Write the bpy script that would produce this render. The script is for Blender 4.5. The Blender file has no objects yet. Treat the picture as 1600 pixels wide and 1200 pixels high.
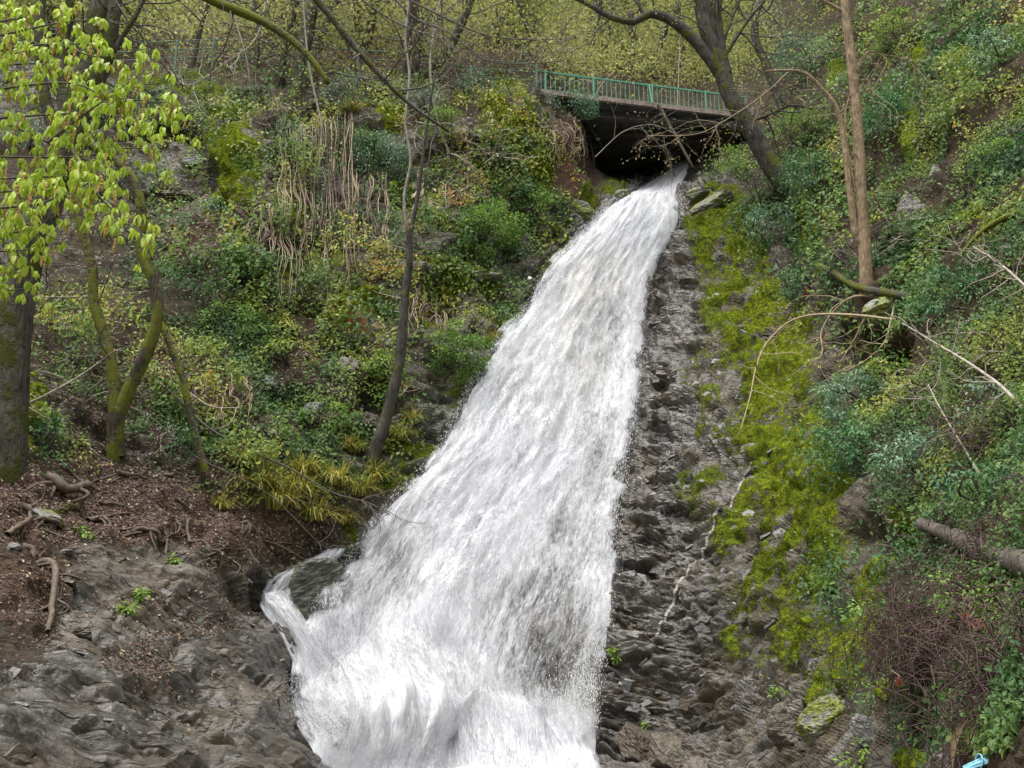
import bpy, math, random
import numpy as np
from mathutils import Vector

random.seed(7)
RNG = np.random.default_rng(11)
SC = bpy.context.scene
COL = SC.collection

# ------------------------------------------------------------------ camera, sky, sun, exposure
CAM_Z, PITCH, HFOV = 4.0, math.radians(12.5), math.radians(60.0)
cam_d = bpy.data.cameras.new('camera')
cam_d.sensor_fit = 'HORIZONTAL'
cam_d.angle = HFOV
cam_d.clip_start = 0.05
cam_d.clip_end = 2000
cam = bpy.data.objects.new('camera', cam_d)
cam.location = (0, 0, CAM_Z)
cam.rotation_euler = (math.pi / 2 + PITCH, 0, 0)
COL.objects.link(cam)
SC.camera = cam

SUN_EL, SUN_AZ = math.radians(76), math.radians(230)      # azimuth clockwise from +Y
world = bpy.data.worlds.new('World')
SC.world = world
world.use_nodes = True
wn, wl = world.node_tree.nodes, world.node_tree.links
wn.clear()
sky_n = wn.new('ShaderNodeTexSky')
sky_n.sky_type = 'NISHITA'
sky_n.sun_disc = False
sky_n.sun_elevation = SUN_EL
sky_n.sun_rotation = SUN_AZ
sky_n.air_density = 1.0
sky_n.dust_density = 3.0
sky_n.ozone_density = 1.0
hs = wn.new('ShaderNodeHueSaturation')
hs.inputs['Saturation'].default_value = 0.22
bg = wn.new('ShaderNodeBackground')
bg.inputs['Strength'].default_value = 0.09
wo = wn.new('ShaderNodeOutputWorld')
wl.new(sky_n.outputs[0], hs.inputs['Color'])
wl.new(hs.outputs[0], bg.inputs[0])
wl.new(bg.outputs[0], wo.inputs[0])

sun_d = bpy.data.lights.new('sun', 'SUN')
sun_d.energy = 1.5
sun_d.angle = math.radians(50)
sun_d.color = (1.0, 0.97, 0.92)
sun = bpy.data.objects.new('sun', sun_d)
sd = Vector((math.sin(SUN_AZ) * math.cos(SUN_EL), math.cos(SUN_AZ) * math.cos(SUN_EL), math.sin(SUN_EL)))
sun.rotation_euler = sd.to_track_quat('Z', 'Y').to_euler()
sun.location = sd * 60
COL.objects.link(sun)

vs = SC.view_settings
vs.view_transform = 'Standard'
vs.look = 'None'
vs.exposure = 1.85
vs.gamma = 1.0
vs.use_curve_mapping = False
SC.cycles.transparent_max_bounces = 14
SC.cycles.max_bounces = 5
SC.cycles.diffuse_bounces = 2
SC.cycles.glossy_bounces = 2
SC.cycles.transmission_bounces = 3
SC.cycles.use_denoising = True

# ------------------------------------------------------------------ projection helper (survey station at the camera)
F = 800 / math.tan(HFOV / 2)
CP, SP = math.cos(PITCH), math.sin(PITCH)


def at(px, py, Y):
    """point in the place that lies Y metres up the valley in the direction of a photo pixel"""
    px, py, Y = np.asarray(px, float), np.asarray(py, float), np.asarray(Y, float)
    xc, yc = (px - 800) / F, (600 - py) / F
    dy, dz = CP - yc * SP, SP + yc * CP
    k = Y / dy
    return np.stack(np.broadcast_arrays(xc * k, Y, CAM_Z + dz * k), -1)


# ------------------------------------------------------------------ noise in numpy
def _hash(i, j, k, s):
    h = (i * 374761393 + j * 668265263 + k * 2147483647 + s * 1442695041) & 0xFFFFFFFF
    h = ((h ^ (h >> 13)) * 1274126177) & 0xFFFFFFFF
    h = ((h ^ (h >> 16)) * 2246822519) & 0xFFFFFFFF
    return (h ^ (h >> 15)).astype(np.float64) / 4294967295.0


def vnoise(p, s=0):
    p = np.asarray(p, float)
    f = np.floor(p)
    i = f.astype(np.int64)
    t = p - f
    t = t * t * t * (t * (t * 6 - 15) + 10)
    x, y, z = i[..., 0], i[..., 1], i[..., 2]
    u, v, w = t[..., 0], t[..., 1], t[..., 2]
    c = {}
    for a in (0, 1):
        for b in (0, 1):
            for d in (0, 1):
                c[a, b, d] = _hash(x + a, y + b, z + d, s)
    x00 = c[0, 0, 0] * (1 - u) + c[1, 0, 0] * u
    x10 = c[0, 1, 0] * (1 - u) + c[1, 1, 0] * u
    x01 = c[0, 0, 1] * (1 - u) + c[1, 0, 1] * u
    x11 = c[0, 1, 1] * (1 - u) + c[1, 1, 1] * u
    y0 = x00 * (1 - v) + x10 * v
    y1 = x01 * (1 - v) + x11 * v
    return (y0 * (1 - w) + y1 * w) * 2 - 1


def fbm(p, octv=4, s=0, gain=0.5):
    p = np.asarray(p, float)
    a, tot, out = 1.0, 0.0, 0.0
    for o in range(octv):
        out = out + a * vnoise(p, s + o * 17)
        tot += a
        a *= gain
        p = p * 2.03 + 11.3
    return out / tot


def ridged(p, octv=3, s=0):
    a, tot, out = 1.0, 0.0, 0.0
    for o in range(octv):
        out = out + a * (1 - 2 * np.abs(vnoise(p, s + o * 23)))
        tot += a
        a *= 0.5
        p = p * 2.1 + 7.7
    return out / tot


def sstep(a, b, x):
    t = np.clip((x - a) / (b - a), 0, 1)
    return t * t * (3 - 2 * t)


# ------------------------------------------------------------------ mesh helpers
def make_mesh(name, V, Fc, mat=None, smooth=True, attrs=None, uv=None):
    V = np.asarray(V, np.float32).reshape(-1, 3)
    Fc = np.asarray(Fc, np.int32)
    me = bpy.data.meshes.new(name)
    n, k = Fc.shape
    me.vertices.add(len(V))
    me.vertices.foreach_set('co', V.ravel())
    me.loops.add(n * k)
    me.loops.foreach_set('vertex_index', Fc.ravel())
    me.polygons.add(n)
    me.polygons.foreach_set('loop_start', np.arange(0, n * k, k, dtype=np.int32))
    try:
        me.polygons.foreach_set('loop_total', np.full(n, k, np.int32))
    except Exception:
        pass
    sm = np.broadcast_to(np.asarray(smooth, bool), (n,))
    me.polygons.foreach_set('use_smooth', np.ascontiguousarray(sm))
    me.update(calc_edges=True)
    for an, av in (attrs or {}).items():
        av = np.asarray(av, np.float32)
        if av.ndim == 1:
            a = me.attributes.new(an, 'FLOAT', 'POINT')
            a.data.foreach_set('value', av)
        else:
            a = me.attributes.new(an, 'FLOAT_VECTOR', 'POINT')
            a.data.foreach_set('vector', av.ravel())
    if mat:
        me.materials.append(mat)
    return me


def add_obj(name, me, parent=None, loc=None, rot=None, scale=None):
    o = bpy.data.objects.new(name, me)
    COL.objects.link(o)
    if parent is not None:
        o.parent = parent
    if loc is not None:
        o.location = [float(c) for c in loc]
    if rot is not None:
        o.rotation_euler = rot
    if scale is not None:
        o.scale = scale if hasattr(scale, '__len__') else (scale,) * 3
    return o


def tag(o, label=None, cat=None, group=None, kind=None):
    if label:
        o['label'] = label
    if cat:
        o['category'] = cat
    if group:
        o['group'] = group
    if kind:
        o['kind'] = kind
    return o


def thing(name, loc, label, cat, group=None):
    o = bpy.data.objects.new(name, None)
    o.empty_display_size = 0.2
    COL.objects.link(o)
    o.location = [float(c) for c in loc]
    return tag(o, label, cat, group)


class MB:
    """collects pieces of one mesh, all faces with k corners"""

    def __init__(self, k=4):
        self.k, self.V, self.F, self.A, self.n = k, [], [], [], 0

    def add(self, V, Fc, a=0.0):
        V = np.asarray(V, float).reshape(-1, 3)
        self.V.append(V)
        self.F.append(np.asarray(Fc, int) + self.n)
        self.A.append(np.broadcast_to(np.asarray(a, float), (len(V),)))
        self.n += len(V)

    def tube(self, pts, rad, sides=6, a=0.0, lump=0.0, seed=0):
        pts = np.asarray(pts, float)
        m = len(pts)
        rad = np.broadcast_to(np.asarray(rad, float), (m,))
        T = np.gradient(pts, axis=0)
        T /= np.linalg.norm(T, axis=1, keepdims=True) + 1e-9
        ref = np.array([0.31, 0.92, 0.21])
        if abs((T @ ref)).max() > 0.95:
            ref = np.array([0.9, -0.1, 0.4])
        U = np.cross(T, ref)
        U /= np.linalg.norm(U, axis=1, keepdims=True) + 1e-9
        W = np.cross(T, U)
        th = np.linspace(0, 2 * np.pi, sides, endpoint=False)
        R = rad[:, None] * np.ones((1, sides))
        V = pts[:, None, :] + R[..., None] * (np.cos(th)[None, :, None] * U[:, None, :] + np.sin(th)[None, :, None] * W[:, None, :])
        if lump:
            d = fbm(V * (1.2 / max(rad.max(), 0.01)), 3, seed)
            V = pts[:, None, :] + (V - pts[:, None, :]) * (1 + lump * d)[..., None]
        i = np.arange(m - 1)[:, None] * sides + np.arange(sides)[None, :]
        j = np.arange(m - 1)[:, None] * sides + (np.arange(sides)[None, :] + 1) % sides
        Fc = np.stack([i, j, j + sides, i + sides], -1).reshape(-1, 4)
        self.add(V, Fc, a)
        # end cap (fan of quads collapsed on the centre)
        if sides >= 4:
            c0 = self.n
            cap = [[(m - 1) * sides + q, (m - 1) * sides + (q + 1) % sides, (m - 1) * sides + (q + 2) % sides, (m - 1) * sides + (q + 3) % sides] for q in ([0] if sides == 4 else [0, 3 % sides])]
            self.F.append(np.asarray(cap[:1], int) + c0 - m * sides)

    def build(self, name, mat, parent=None, smooth=True, loc=None):
        V = np.concatenate(self.V)
        if loc is not None:
            V = V - np.asarray(loc)
        me = make_mesh(name, V, np.concatenate(self.F), mat, smooth, {'tint': np.concatenate(self.A)})
        return add_obj(name, me, parent)


def spline(pts, n):
    """Catmull-Rom through the points"""
    P = np.asarray(pts, float)
    if len(P) == 2:
        t = np.linspace(0, 1, n)[:, None]
        return P[0] * (1 - t) + P[1] * t
    E = np.concatenate([[2 * P[0] - P[1]], P, [2 * P[-1] - P[-2]]])
    t = np.linspace(0, len(P) - 1 - 1e-6, n)
    i = t.astype(int)
    f = (t - i)[:, None]
    p0, p1, p2, p3 = E[i], E[i + 1], E[i + 2], E[i + 3]
    return 0.5 * (2 * p1 + (p2 - p0) * f + (2 * p0 - 5 * p1 + 4 * p2 - p3) * f ** 2 + (3 * p1 - p0 - 3 * p2 + p3) * f ** 3)


def unit(v):
    v = np.asarray(v, float)
    return v / (np.linalg.norm(v, axis=-1, keepdims=True) + 1e-9)


# leaf templates: (verts, tris) length along +X, width along Y, normal +Z, unit length
LEAF2 = (np.array([[0, 0, 0], [0.48, 0.26, 0.07], [1, 0, -0.06], [0.48, -0.26, 0.07]]), np.array([[0, 2, 1], [0, 3, 2]]))
LEAF6 = (np.array([[0, 0, 0], [0.3, 0.27, 0.05], [0.68, 0.22, 0.0], [1, 0, -0.2], [0.68, -0.22, 0.0], [0.3, -0.27, 0.05], [0.5, 0, -0.03]]),
         np.array([[0, 6, 1], [1, 6, 2], [2, 6, 3], [3, 6, 4], [4, 6, 5], [5, 6, 0]]))
BLADE = (np.array([[0, 0.05, 0], [0, -0.05, 0], [0.55, 0.035, 0.1], [0.55, -0.035, 0.1], [1, 0, 0.0]]), np.array([[0, 1, 3], [0, 3, 2], [2, 3, 4]]))


def leaves(pos, d, nrm, size, tint, tmpl=LEAF2, wid=1.0):
    """leaf faces at pos pointing along d with face normal near nrm; returns V, F, tint"""
    pos = np.asarray(pos, float)
    N = len(pos)
    X = unit(d)
    Yv = unit(np.cross(nrm, X))
    Z = np.cross(X, Yv)
    T, Fc = tmpl
    size = np.broadcast_to(np.asarray(size, float), (N,))
    V = (pos[:, None, :] + size[:, None, None] * (T[None, :, 0, None] * X[:, None, :] + wid * T[None, :, 1, None] * Yv[:, None, :] + T[None, :, 2, None] * Z[:, None, :]))
    nv = len(T)
    FF = (Fc[None] + (np.arange(N) * nv)[:, None, None]).reshape(-1, 3)
    return V.reshape(-1, 3), FF, np.repeat(np.broadcast_to(tint, (N,)), nv)


# ------------------------------------------------------------------ materials
def new_mat(name):
    m = bpy.data.materials.new(name)
    m.use_nodes = True
    nt = m.node_tree
    nt.nodes.clear()
    out = nt.nodes.new('ShaderNodeOutputMaterial')
    return m, nt, out


class NT:
    def __init__(self, nt):
        self.nt = nt

    def n(self, typ, **kw):
        nd = self.nt.nodes.new(typ)
        for k, v in kw.items():
            setattr(nd, k, v)
        return nd

    def l(self, a, b):
        self.nt.links.new(a, b)

    def attr(self, name):
        nd = self.n('ShaderNodeAttribute', attribute_name=name)
        return nd

    def noise(self, vec, scale, detail=4, rough=0.55, dist=0.0):
        nd = self.n('ShaderNodeTexNoise')
        nd.inputs['Scale'].default_value = scale
        nd.inputs['Detail'].default_value = detail
        nd.inputs['Roughness'].default_value = rough
        nd.inputs['Distortion'].default_value = dist
        if vec is not None:
            self.l(vec, nd.inputs['Vector'])
        return nd.outputs['Fac']

    def ramp(self, fac, stops):
        nd = self.n('ShaderNodeValToRGB')
        cr = nd.color_ramp
        while len(cr.elements) < len(stops):
            cr.elements.new(0.5)
        for e, (p, c) in zip(cr.elements, stops):
            e.position = p
            e.color = (*c, 1) if hasattr(c, '__len__') else (c, c, c, 1)
        self.l(fac, nd.inputs[0])
        return nd.outputs[0]

    def math(self, op, a, b=None, clamp=False):
        nd = self.n('ShaderNodeMath', operation=op, use_clamp=clamp)
        for i, v in enumerate((a, b)):
            if v is None:
                continue
            if isinstance(v, (int, float)):
                nd.inputs[i].default_value = v
            else:
                self.l(v, nd.inputs[i])
        return nd.outputs[0]

    def mix(self, fac, a, b, blend='MIX'):
        nd = self.n('ShaderNodeMix', data_type='RGBA', blend_type=blend)
        for s, v in ((0, fac), (6, a), (7, b)):
            if isinstance(v, (int, float)):
                nd.inputs[s].default_value = v
            elif isinstance(v, tuple):
                nd.inputs[s].default_value = (*v, 1)
            else:
                self.l(v, nd.inputs[s])
        return nd.outputs[2]

    def bump(self, h, strength=0.5, dist=0.05, nrm=None):
        nd = self.n('ShaderNodeBump')
        nd.inputs['Strength'].default_value = strength
        nd.inputs['Distance'].default_value = dist
        self.l(h, nd.inputs['Height'])
        if nrm is not None:
            self.l(nrm, nd.inputs['Normal'])
        return nd.outputs[0]

    def bsdf(self, out, color, rough=0.8, spec=0.3, nrm=None):
        nd = self.n('ShaderNodeBsdfPrincipled')
        for nm, v in (('Base Color', color), ('Roughness', rough)):
            if isinstance(v, tuple):
                nd.inputs[nm].default_value = (*v, 1)
            elif isinstance(v, (int, float)):
                nd.inputs[nm].default_value = v
            else:
                self.l(v, nd.inputs[nm])
        if isinstance(spec, (int, float)):
            nd.inputs['Specular IOR Level'].default_value = spec
        else:
            self.l(spec, nd.inputs['Specular IOR Level'])
        if nrm is not None:
            self.l(nrm, nd.inputs['Normal'])
        if out is not None:
            self.l(nd.outputs[0], out.inputs[0])
        return nd


def leaf_mat(name, stops, gloss=0.25, trans=0.35, rough=0.45):
    """stops: colour ramp over the per-leaf tint 0..1"""
    m, nt, out = new_mat(name)
    g = NT(nt)
    t = g.attr('tint').outputs['Fac']
    c = g.ramp(t, stops)
    geo = g.n('ShaderNodeNewGeometry')
    b = g.bsdf(None, c, rough, gloss)
    tr = g.n('ShaderNodeBsdfTranslucent')
    hsn = g.n('ShaderNodeHueSaturation')
    hsn.inputs['Value'].default_value = 1.2
    hsn.inputs['Saturation'].default_value = 1.1
    g.l(c, hsn.inputs['Color'])
    g.l(hsn.outputs[0], tr.inputs[0])
    mx = g.n('ShaderNodeMixShader')
    mx.inputs[0].default_value = trans
    g.l(b.outputs[0], mx.inputs[1])
    g.l(tr.outputs[0], mx.inputs[2])
    g.l(mx.outputs[0], out.inputs[0])
    return m


def bark_mat(name, dark, light, moss=None, moss_amt=0.0, scale=6.0):
    m, nt, out = new_mat(name)
    g = NT(nt)
    tc = g.n('ShaderNodeTexCoord').outputs['Object']
    mp = g.n('ShaderNodeMapping')
    mp.inputs['Scale'].default_value = (1, 1, 0.16)
    g.l(tc, mp.inputs[0])
    f1 = g.noise(mp.outputs[0], scale * 3, 5, 0.65)
    f2 = g.noise(tc, scale * 0.4, 3)
    c = g.ramp(g.math('ADD', g.math('MULTIPLY', f1, 0.6), g.math('MULTIPLY', f2, 0.4)), [(0.36, dark), (0.62, light)])
    h = f1
    if moss:
        mf = g.noise(tc, scale * 0.35, 5, 0.6)
        mm = g.ramp(g.math('ADD', mf, g.math('MULTIPLY', g.attr('tint').outputs['Fac'], 0.6)), [(0.62 - moss_amt, 0.0), (0.72 - moss_amt, 1.0)])
        mc = g.ramp(g.noise(tc, scale * 9, 3), [(0.3, tuple(x * 0.45 for x in moss)), (0.7, moss)])
        c = g.mix(mm, c, mc)
        h = g.math('ADD', f1, g.math('MULTIPLY', mm, g.noise(tc, scale * 9, 3)))
    nb = g.bump(h, 1.0, 0.06)
    g.bsdf(out, c, 0.85, 0.2, nb)
    return m


MOSS = (0.20, 0.22, 0.018)


def cliff_material():
    m, nt, out = new_mat('wet rock, soil and moss')
    g = NT(nt)
    P = g.n('ShaderNodeNewGeometry').outputs['Position']
    S = g.attr('strat').outputs['Vector']
    moss, soil, wet, lit, red, grn = (g.attr(a).outputs['Fac'] for a in ('moss', 'soil', 'wet', 'litter', 'red', 'green'))
    s1 = g.noise(S, 1.0, 7, 0.62, 0.1)
    s2 = g.noise(S, 3.1, 5, 0.6)
    p1 = g.noise(P, 0.9, 5, 0.6)
    p2 = g.noise(P, 7.0, 5, 0.65)
    p3 = g.noise(P, 30.0, 4, 0.6)
    bl = g.attr('block').outputs['Fac']
    rk = g.ramp(g.math('ADD', g.math('MULTIPLY', s1, 0.45), g.math('ADD', g.math('MULTIPLY', bl, 0.22), g.math('ADD', g.math('MULTIPLY', s2, 0.18), g.math('MULTIPLY', p2, 0.15)))),
                [(0.36, (0.018, 0.015, 0.011)), (0.46, (0.050, 0.043, 0.034)), (0.55, (0.098, 0.088, 0.074)), (0.68, (0.20, 0.187, 0.168))])
    rk = g.mix(g.ramp(p1, [(0.45, 0.0), (0.68, 0.55)]), rk, (0.11, 0.078, 0.038))
    rk = g.mix(g.math('MULTIPLY', grn, g.ramp(p2, [(0.35, 0.3), (0.6, 0.85)])), rk, (0.045, 0.062, 0.030))
    so = g.ramp(g.math('ADD', g.math('MULTIPLY', p2, 0.6), g.math('MULTIPLY', p3, 0.4)), [(0.3, (0.018, 0.013, 0.008)), (0.5, (0.047, 0.035, 0.023)), (0.72, (0.105, 0.081, 0.056))])
    so = g.mix(red, so, (0.14, 0.085, 0.062))
    li = g.ramp(p3, [(0.3, (0.045, 0.028, 0.022)), (0.5, (0.11, 0.066, 0.050)), (0.7, (0.20, 0.14, 0.10))])
    so = g.mix(g.ramp(g.math('ADD', lit, g.math('MULTIPLY', g.math('SUBTRACT', p2, 0.5), 1.0)), [(0.4, 0.0), (0.6, 0.8)]), so, li)
    mo = g.ramp(g.math('ADD', g.math('MULTIPLY', p2, 0.55), g.math('MULTIPLY', p3, 0.45)),
                [(0.3, (0.016, 0.020, 0.004)), (0.45, (0.055, 0.066, 0.008)), (0.58, (0.14, 0.18, 0.014)), (0.75, (0.28, 0.34, 0.03))])
    jit = g.math('ADD', g.math('MULTIPLY', g.math('SUBTRACT', p2, 0.5), 1.7), g.math('MULTIPLY', g.math('SUBTRACT', p3, 0.5), 0.9))
    sm = g.ramp(g.math('ADD', soil, jit), [(0.42, 0.0), (0.58, 1.0)])
    mm = g.ramp(g.math('ADD', moss, jit), [(0.42, 0.0), (0.60, 1.0)])
    c = g.mix(sm, rk, so)
    c = g.mix(mm, c, mo)
    dry = g.math('MAXIMUM', mm, g.math('MULTIPLY', sm, 0.75))
    r = g.math('ADD', g.math('MULTIPLY', dry, 0.35), g.math('SUBTRACT', 0.46, g.math('MULTIPLY', wet, 0.24)))
    sp = g.math('MULTIPLY', g.math('SUBTRACT', 1.0, dry), g.math('ADD', 0.15, g.math('MULTIPLY', wet, 0.35)))
    c = g.mix(g.math('MULTIPLY', wet, 0.34), c, (0.024, 0.023, 0.023))
    crack = g.ramp(g.noise(S, 0.55, 3, 0.5), [(0.46, 1.0), (0.495, 0.0), (0.505, 0.0), (0.54, 1.0)])
    soft_ = g.math('MAXIMUM', mm, sm)
    h = g.math('ADD', g.math('MULTIPLY', s1, 0.9), g.math('ADD', g.math('MULTIPLY', s2, 0.45), g.math('ADD', g.math('MULTIPLY', crack, 0.35), g.math('MULTIPLY', g.math('ADD', p2, p3), g.math('ADD', 0.12, g.math('MULTIPLY', soft_, 0.7))))))
    nb = g.bump(h, 0.75, 0.10)
    g.bsdf(out, c, r, sp, nb)
    return m


def simple_mat(name, dark, light, scale=8, rough=0.6, spec=0.3, bump=0.3, detail=5):
    m, nt, out = new_mat(name)
    g = NT(nt)
    tc = g.n('ShaderNodeTexCoord').outputs['Object']
    f = g.noise(tc, scale, detail, 0.6)
    f2 = g.noise(tc, scale * 5, 3, 0.6)
    c = g.ramp(g.math('ADD', g.math('MULTIPLY', f, 0.65), g.math('MULTIPLY', f2, 0.35)), [(0.32, dark), (0.66, light)])
    g.bsdf(out, c, rough, spec, g.bump(f2, bump, 0.02))
    return m


def stone_mat(name, dark, light, rough=0.4, spec=0.5, moss=0.0):
    m, nt, out = new_mat(name)
    g = NT(nt)
    P = g.n('ShaderNodeNewGeometry').outputs['Position']
    mp = g.n('ShaderNodeMapping')
    mp.inputs['Rotation'].default_value = (0.5, 0.6, 0.2)
    mp.inputs['Scale'].default_value = (1.2, 1.2, 6)
    g.l(P, mp.inputs[0])
    f = g.noise(mp.outputs[0], 1.6, 6, 0.62)
    f2 = g.noise(P, 18, 4, 0.6)
    c = g.ramp(g.math('ADD', g.math('MULTIPLY', f, 0.65), g.math('MULTIPLY', f2, 0.35)), [(0.30, dark), (0.70, light)])
    if moss:
        mm = g.ramp(g.noise(P, 2.2, 6, 0.65), [(0.68 - moss, 0.0), (0.76 - moss, 1.0)])
        mc = g.ramp(f2, [(0.3, (0.05, 0.06, 0.008)), (0.7, (0.2, 0.22, 0.02))])
        c = g.mix(mm, c, mc)
    g.bsdf(out, c, rough, spec, g.bump(g.math('ADD', f, g.math('MULTIPLY', f2, 0.4)), 0.8, 0.06))
    return m


def water_mat(name, lo, hi, seed, fine=1.0):
    """torn white water: broken by holes that follow the flow"""
    m, nt, out = new_mat(name)
    g = NT(nt)
    Fl = g.attr('flow').outputs['Vector']
    cov = g.attr('cov').outputs['Fac']

    def stretched(su, sv, det, dist=0.0):
        mp = g.n('ShaderNodeMapping')
        mp.inputs['Scale'].default_value = (su, sv, 1)
        mp.inputs['Location'].default_value = (seed * 3.7, seed * 9.1, seed)
        g.l(Fl, mp.inputs[0])
        return g.noise(mp.outputs[0], 1.0, det, 0.62, dist)
    big = stretched(0.75, 0.25, 3, 0.4)
    mid = stretched(4.0 * fine, 0.9 * fine, 4, 0.6)
    fin = stretched(20 * fine, 4.2 * fine, 5, 0.5)
    n = g.math('ADD', g.math('MULTIPLY', big, 0.34), g.math('ADD', g.math('MULTIPLY', mid, 0.28), g.math('MULTIPLY', fin, 0.38)))
    a = g.math('ADD', n, g.math('SUBTRACT', cov, 0.5))
    al = g.ramp(a, [(lo, 0.0), (hi, 0.96)])
    c = g.ramp(g.math('ADD', g.math('MULTIPLY', mid, 0.5), g.math('MULTIPLY', fin, 0.5)), [(0.34, (0.42, 0.44, 0.485)), (0.48, (0.63, 0.64, 0.67)), (0.62, (0.77, 0.775, 0.79))])
    c = g.mix(g.math('MULTIPLY', g.attr('mud').outputs['Fac'], g.ramp(big, [(0.4, 0.0), (0.65, 0.6)])), c, (0.68, 0.63, 0.53))
    nb = g.bump(g.math('ADD', g.math('MULTIPLY', mid, 0.9), g.math('MULTIPLY', fin, 0.7)), 0.32, 0.2)
    b = g.bsdf(None, c, 0.6, 0.15, nb)
    tl = g.n('ShaderNodeBsdfTranslucent')
    g.l(c, tl.inputs[0])
    g.l(nb, tl.inputs['Normal'])
    mx = g.n('ShaderNodeMixShader')
    mx.inputs[0].default_value = 0.3
    g.l(b.outputs[0], mx.inputs[1])
    g.l(tl.outputs[0], mx.inputs[2])
    tp = g.n('ShaderNodeBsdfTransparent')
    m2 = g.n('ShaderNodeMixShader')
    g.l(al, m2.inputs[0])
    g.l(tp.outputs[0], m2.inputs[1])
    g.l(mx.outputs[0], m2.inputs[2])
    g.l(m2.outputs[0], out.inputs[0])
    return m


M_CLIFF = cliff_material()
M_LAUREL = leaf_mat('evergreen laurel leaf', [(0.0, (0.027, 0.080, 0.029)), (0.5, (0.067, 0.167, 0.060)), (1.0, (0.146, 0.282, 0.110))], 0.28, 0.2, 0.4)
M_BLUEGREEN = leaf_mat('blue green laurel leaf', [(0.0, (0.061, 0.122, 0.068)), (0.5, (0.137, 0.237, 0.136)), (1.0, (0.259, 0.386, 0.235))], 0.25, 0.2, 0.42)
M_FRESH = leaf_mat('fresh green leaf', [(0.0, (0.067, 0.137, 0.033)), (0.5, (0.143, 0.247, 0.059)), (1.0, (0.299, 0.399, 0.088))], 0.15, 0.35)
M_YELLOWISH = leaf_mat('yellow green leaf', [(0.0, (0.103, 0.138, 0.025)), (0.5, (0.218, 0.259, 0.046)), (1.0, (0.391, 0.391, 0.098))], 0.25, 0.35)
M_SPRING = leaf_mat('young spring leaf', [(0.0, (0.138, 0.163, 0.061)), (0.5, (0.300, 0.326, 0.103)), (1.0, (0.485, 0.436, 0.225))], 0.2, 0.45)
M_HORN = leaf_mat('bright unfolding leaf', [(0.0, (0.200, 0.287, 0.033)), (0.5, (0.370, 0.483, 0.066)), (1.0, (0.540, 0.633, 0.143))], 0.25, 0.42)
M_CATKIN = leaf_mat('brown catkin', [(0.0, (0.36, 0.22, 0.08)), (1.0, (0.56, 0.40, 0.17))], 0.1, 0.2, 0.8)
M_MIXED = leaf_mat('creeper leaf', [(0.0, (0.044, 0.095, 0.034)), (0.35, (0.111, 0.189, 0.060)), (0.65, (0.237, 0.284, 0.060)), (0.9, (0.446, 0.419, 0.095)), (1.0, (0.534, 0.270, 0.121))], 0.16, 0.32)
M_LITTER = leaf_mat('fallen leaf', [(0.0, (0.038, 0.025, 0.020)), (0.5, (0.114, 0.069, 0.052)), (0.85, (0.209, 0.152, 0.100)), (1.0, (0.380, 0.347, 0.220))], 0.3, 0.1, 0.55)
M_DEADRED = leaf_mat('dead red leaf', [(0.0, (0.17, 0.05, 0.025)), (0.6, (0.34, 0.12, 0.06)), (1.0, (0.50, 0.33, 0.22))], 0.2, 0.3, 0.6)
M_MOSSTUFT = leaf_mat('moss blade', [(0.0, (0.03, 0.038, 0.006)), (0.5, (0.13, 0.165, 0.012)), (1.0, (0.31, 0.37, 0.035))], 0.1, 0.35, 0.8)
M_SEDGE = leaf_mat('sedge blade', [(0.0, (0.108, 0.144, 0.025)), (0.5, (0.288, 0.288, 0.060)), (1.0, (0.504, 0.396, 0.140))], 0.25, 0.3)
M_GRASS = leaf_mat('bright grass blade', [(0.0, (0.07, 0.14, 0.02)), (1.0, (0.22, 0.34, 0.05))], 0.3, 0.3)
M_BARK_DARK = bark_mat('dark mossy bark', (0.018, 0.016, 0.013), (0.095, 0.085, 0.07), (0.13, 0.14, 0.016), 0.06)
M_BARK_GREY = bark_mat('grey bark', (0.02, 0.017, 0.013), (0.125, 0.11, 0.088), (0.09, 0.10, 0.015), 0.06)
M_BARK_MOSS = bark_mat('bark wrapped in moss', (0.03, 0.025, 0.018), (0.11, 0.09, 0.06), (0.21, 0.23, 0.025), 0.17)
M_BARK_TAN = bark_mat('tan bark', (0.11, 0.072, 0.04), (0.42, 0.31, 0.20), (0.12, 0.12, 0.02), -0.02, 12)
M_BARK_PALE = bark_mat('pale bark', (0.14, 0.12, 0.095), (0.42, 0.38, 0.32), (0.10, 0.11, 0.02), -0.05, 9)
M_TWIG = simple_mat('dark twig', (0.03, 0.025, 0.02), (0.13, 0.11, 0.09), 20, 0.7, 0.3)
M_TWIG_PALE = simple_mat('pale twig', (0.15, 0.125, 0.095), (0.42, 0.37, 0.30), 15, 0.7, 0.3)
M_TWIG_TAN = simple_mat('tan twig', (0.17, 0.12, 0.07), (0.40, 0.31, 0.20), 15, 0.7, 0.3)
M_BRAMBLE = simple_mat('dead brown stem', (0.035, 0.022, 0.02), (0.14, 0.09, 0.08), 15, 0.75, 0.25)
M_ROOT = simple_mat('bare root', (0.035, 0.026, 0.018), (0.16, 0.12, 0.088), 9, 0.7, 0.3)
M_STONE_GREY = stone_mat('wet grey schist', (0.03, 0.028, 0.026), (0.17, 0.165, 0.155), 0.34, 0.55, 0.03)
M_STONE_BROWN = stone_mat('brown schist', (0.024, 0.019, 0.013), (0.12, 0.098, 0.07), 0.42, 0.4)
M_STONE_MOSS = stone_mat('mossy rock', (0.04, 0.037, 0.032), (0.24, 0.23, 0.21), 0.5, 0.4, 0.22)
M_STONE_GREEN = stone_mat('wet green rock', (0.018, 0.022, 0.017), (0.16, 0.155, 0.12), 0.35, 0.4, 0.10)
M_RAIL = simple_mat('worn green paint', (0.04, 0.19, 0.11), (0.15, 0.38, 0.26), 10, 0.5, 0.4, 0.15)
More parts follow.
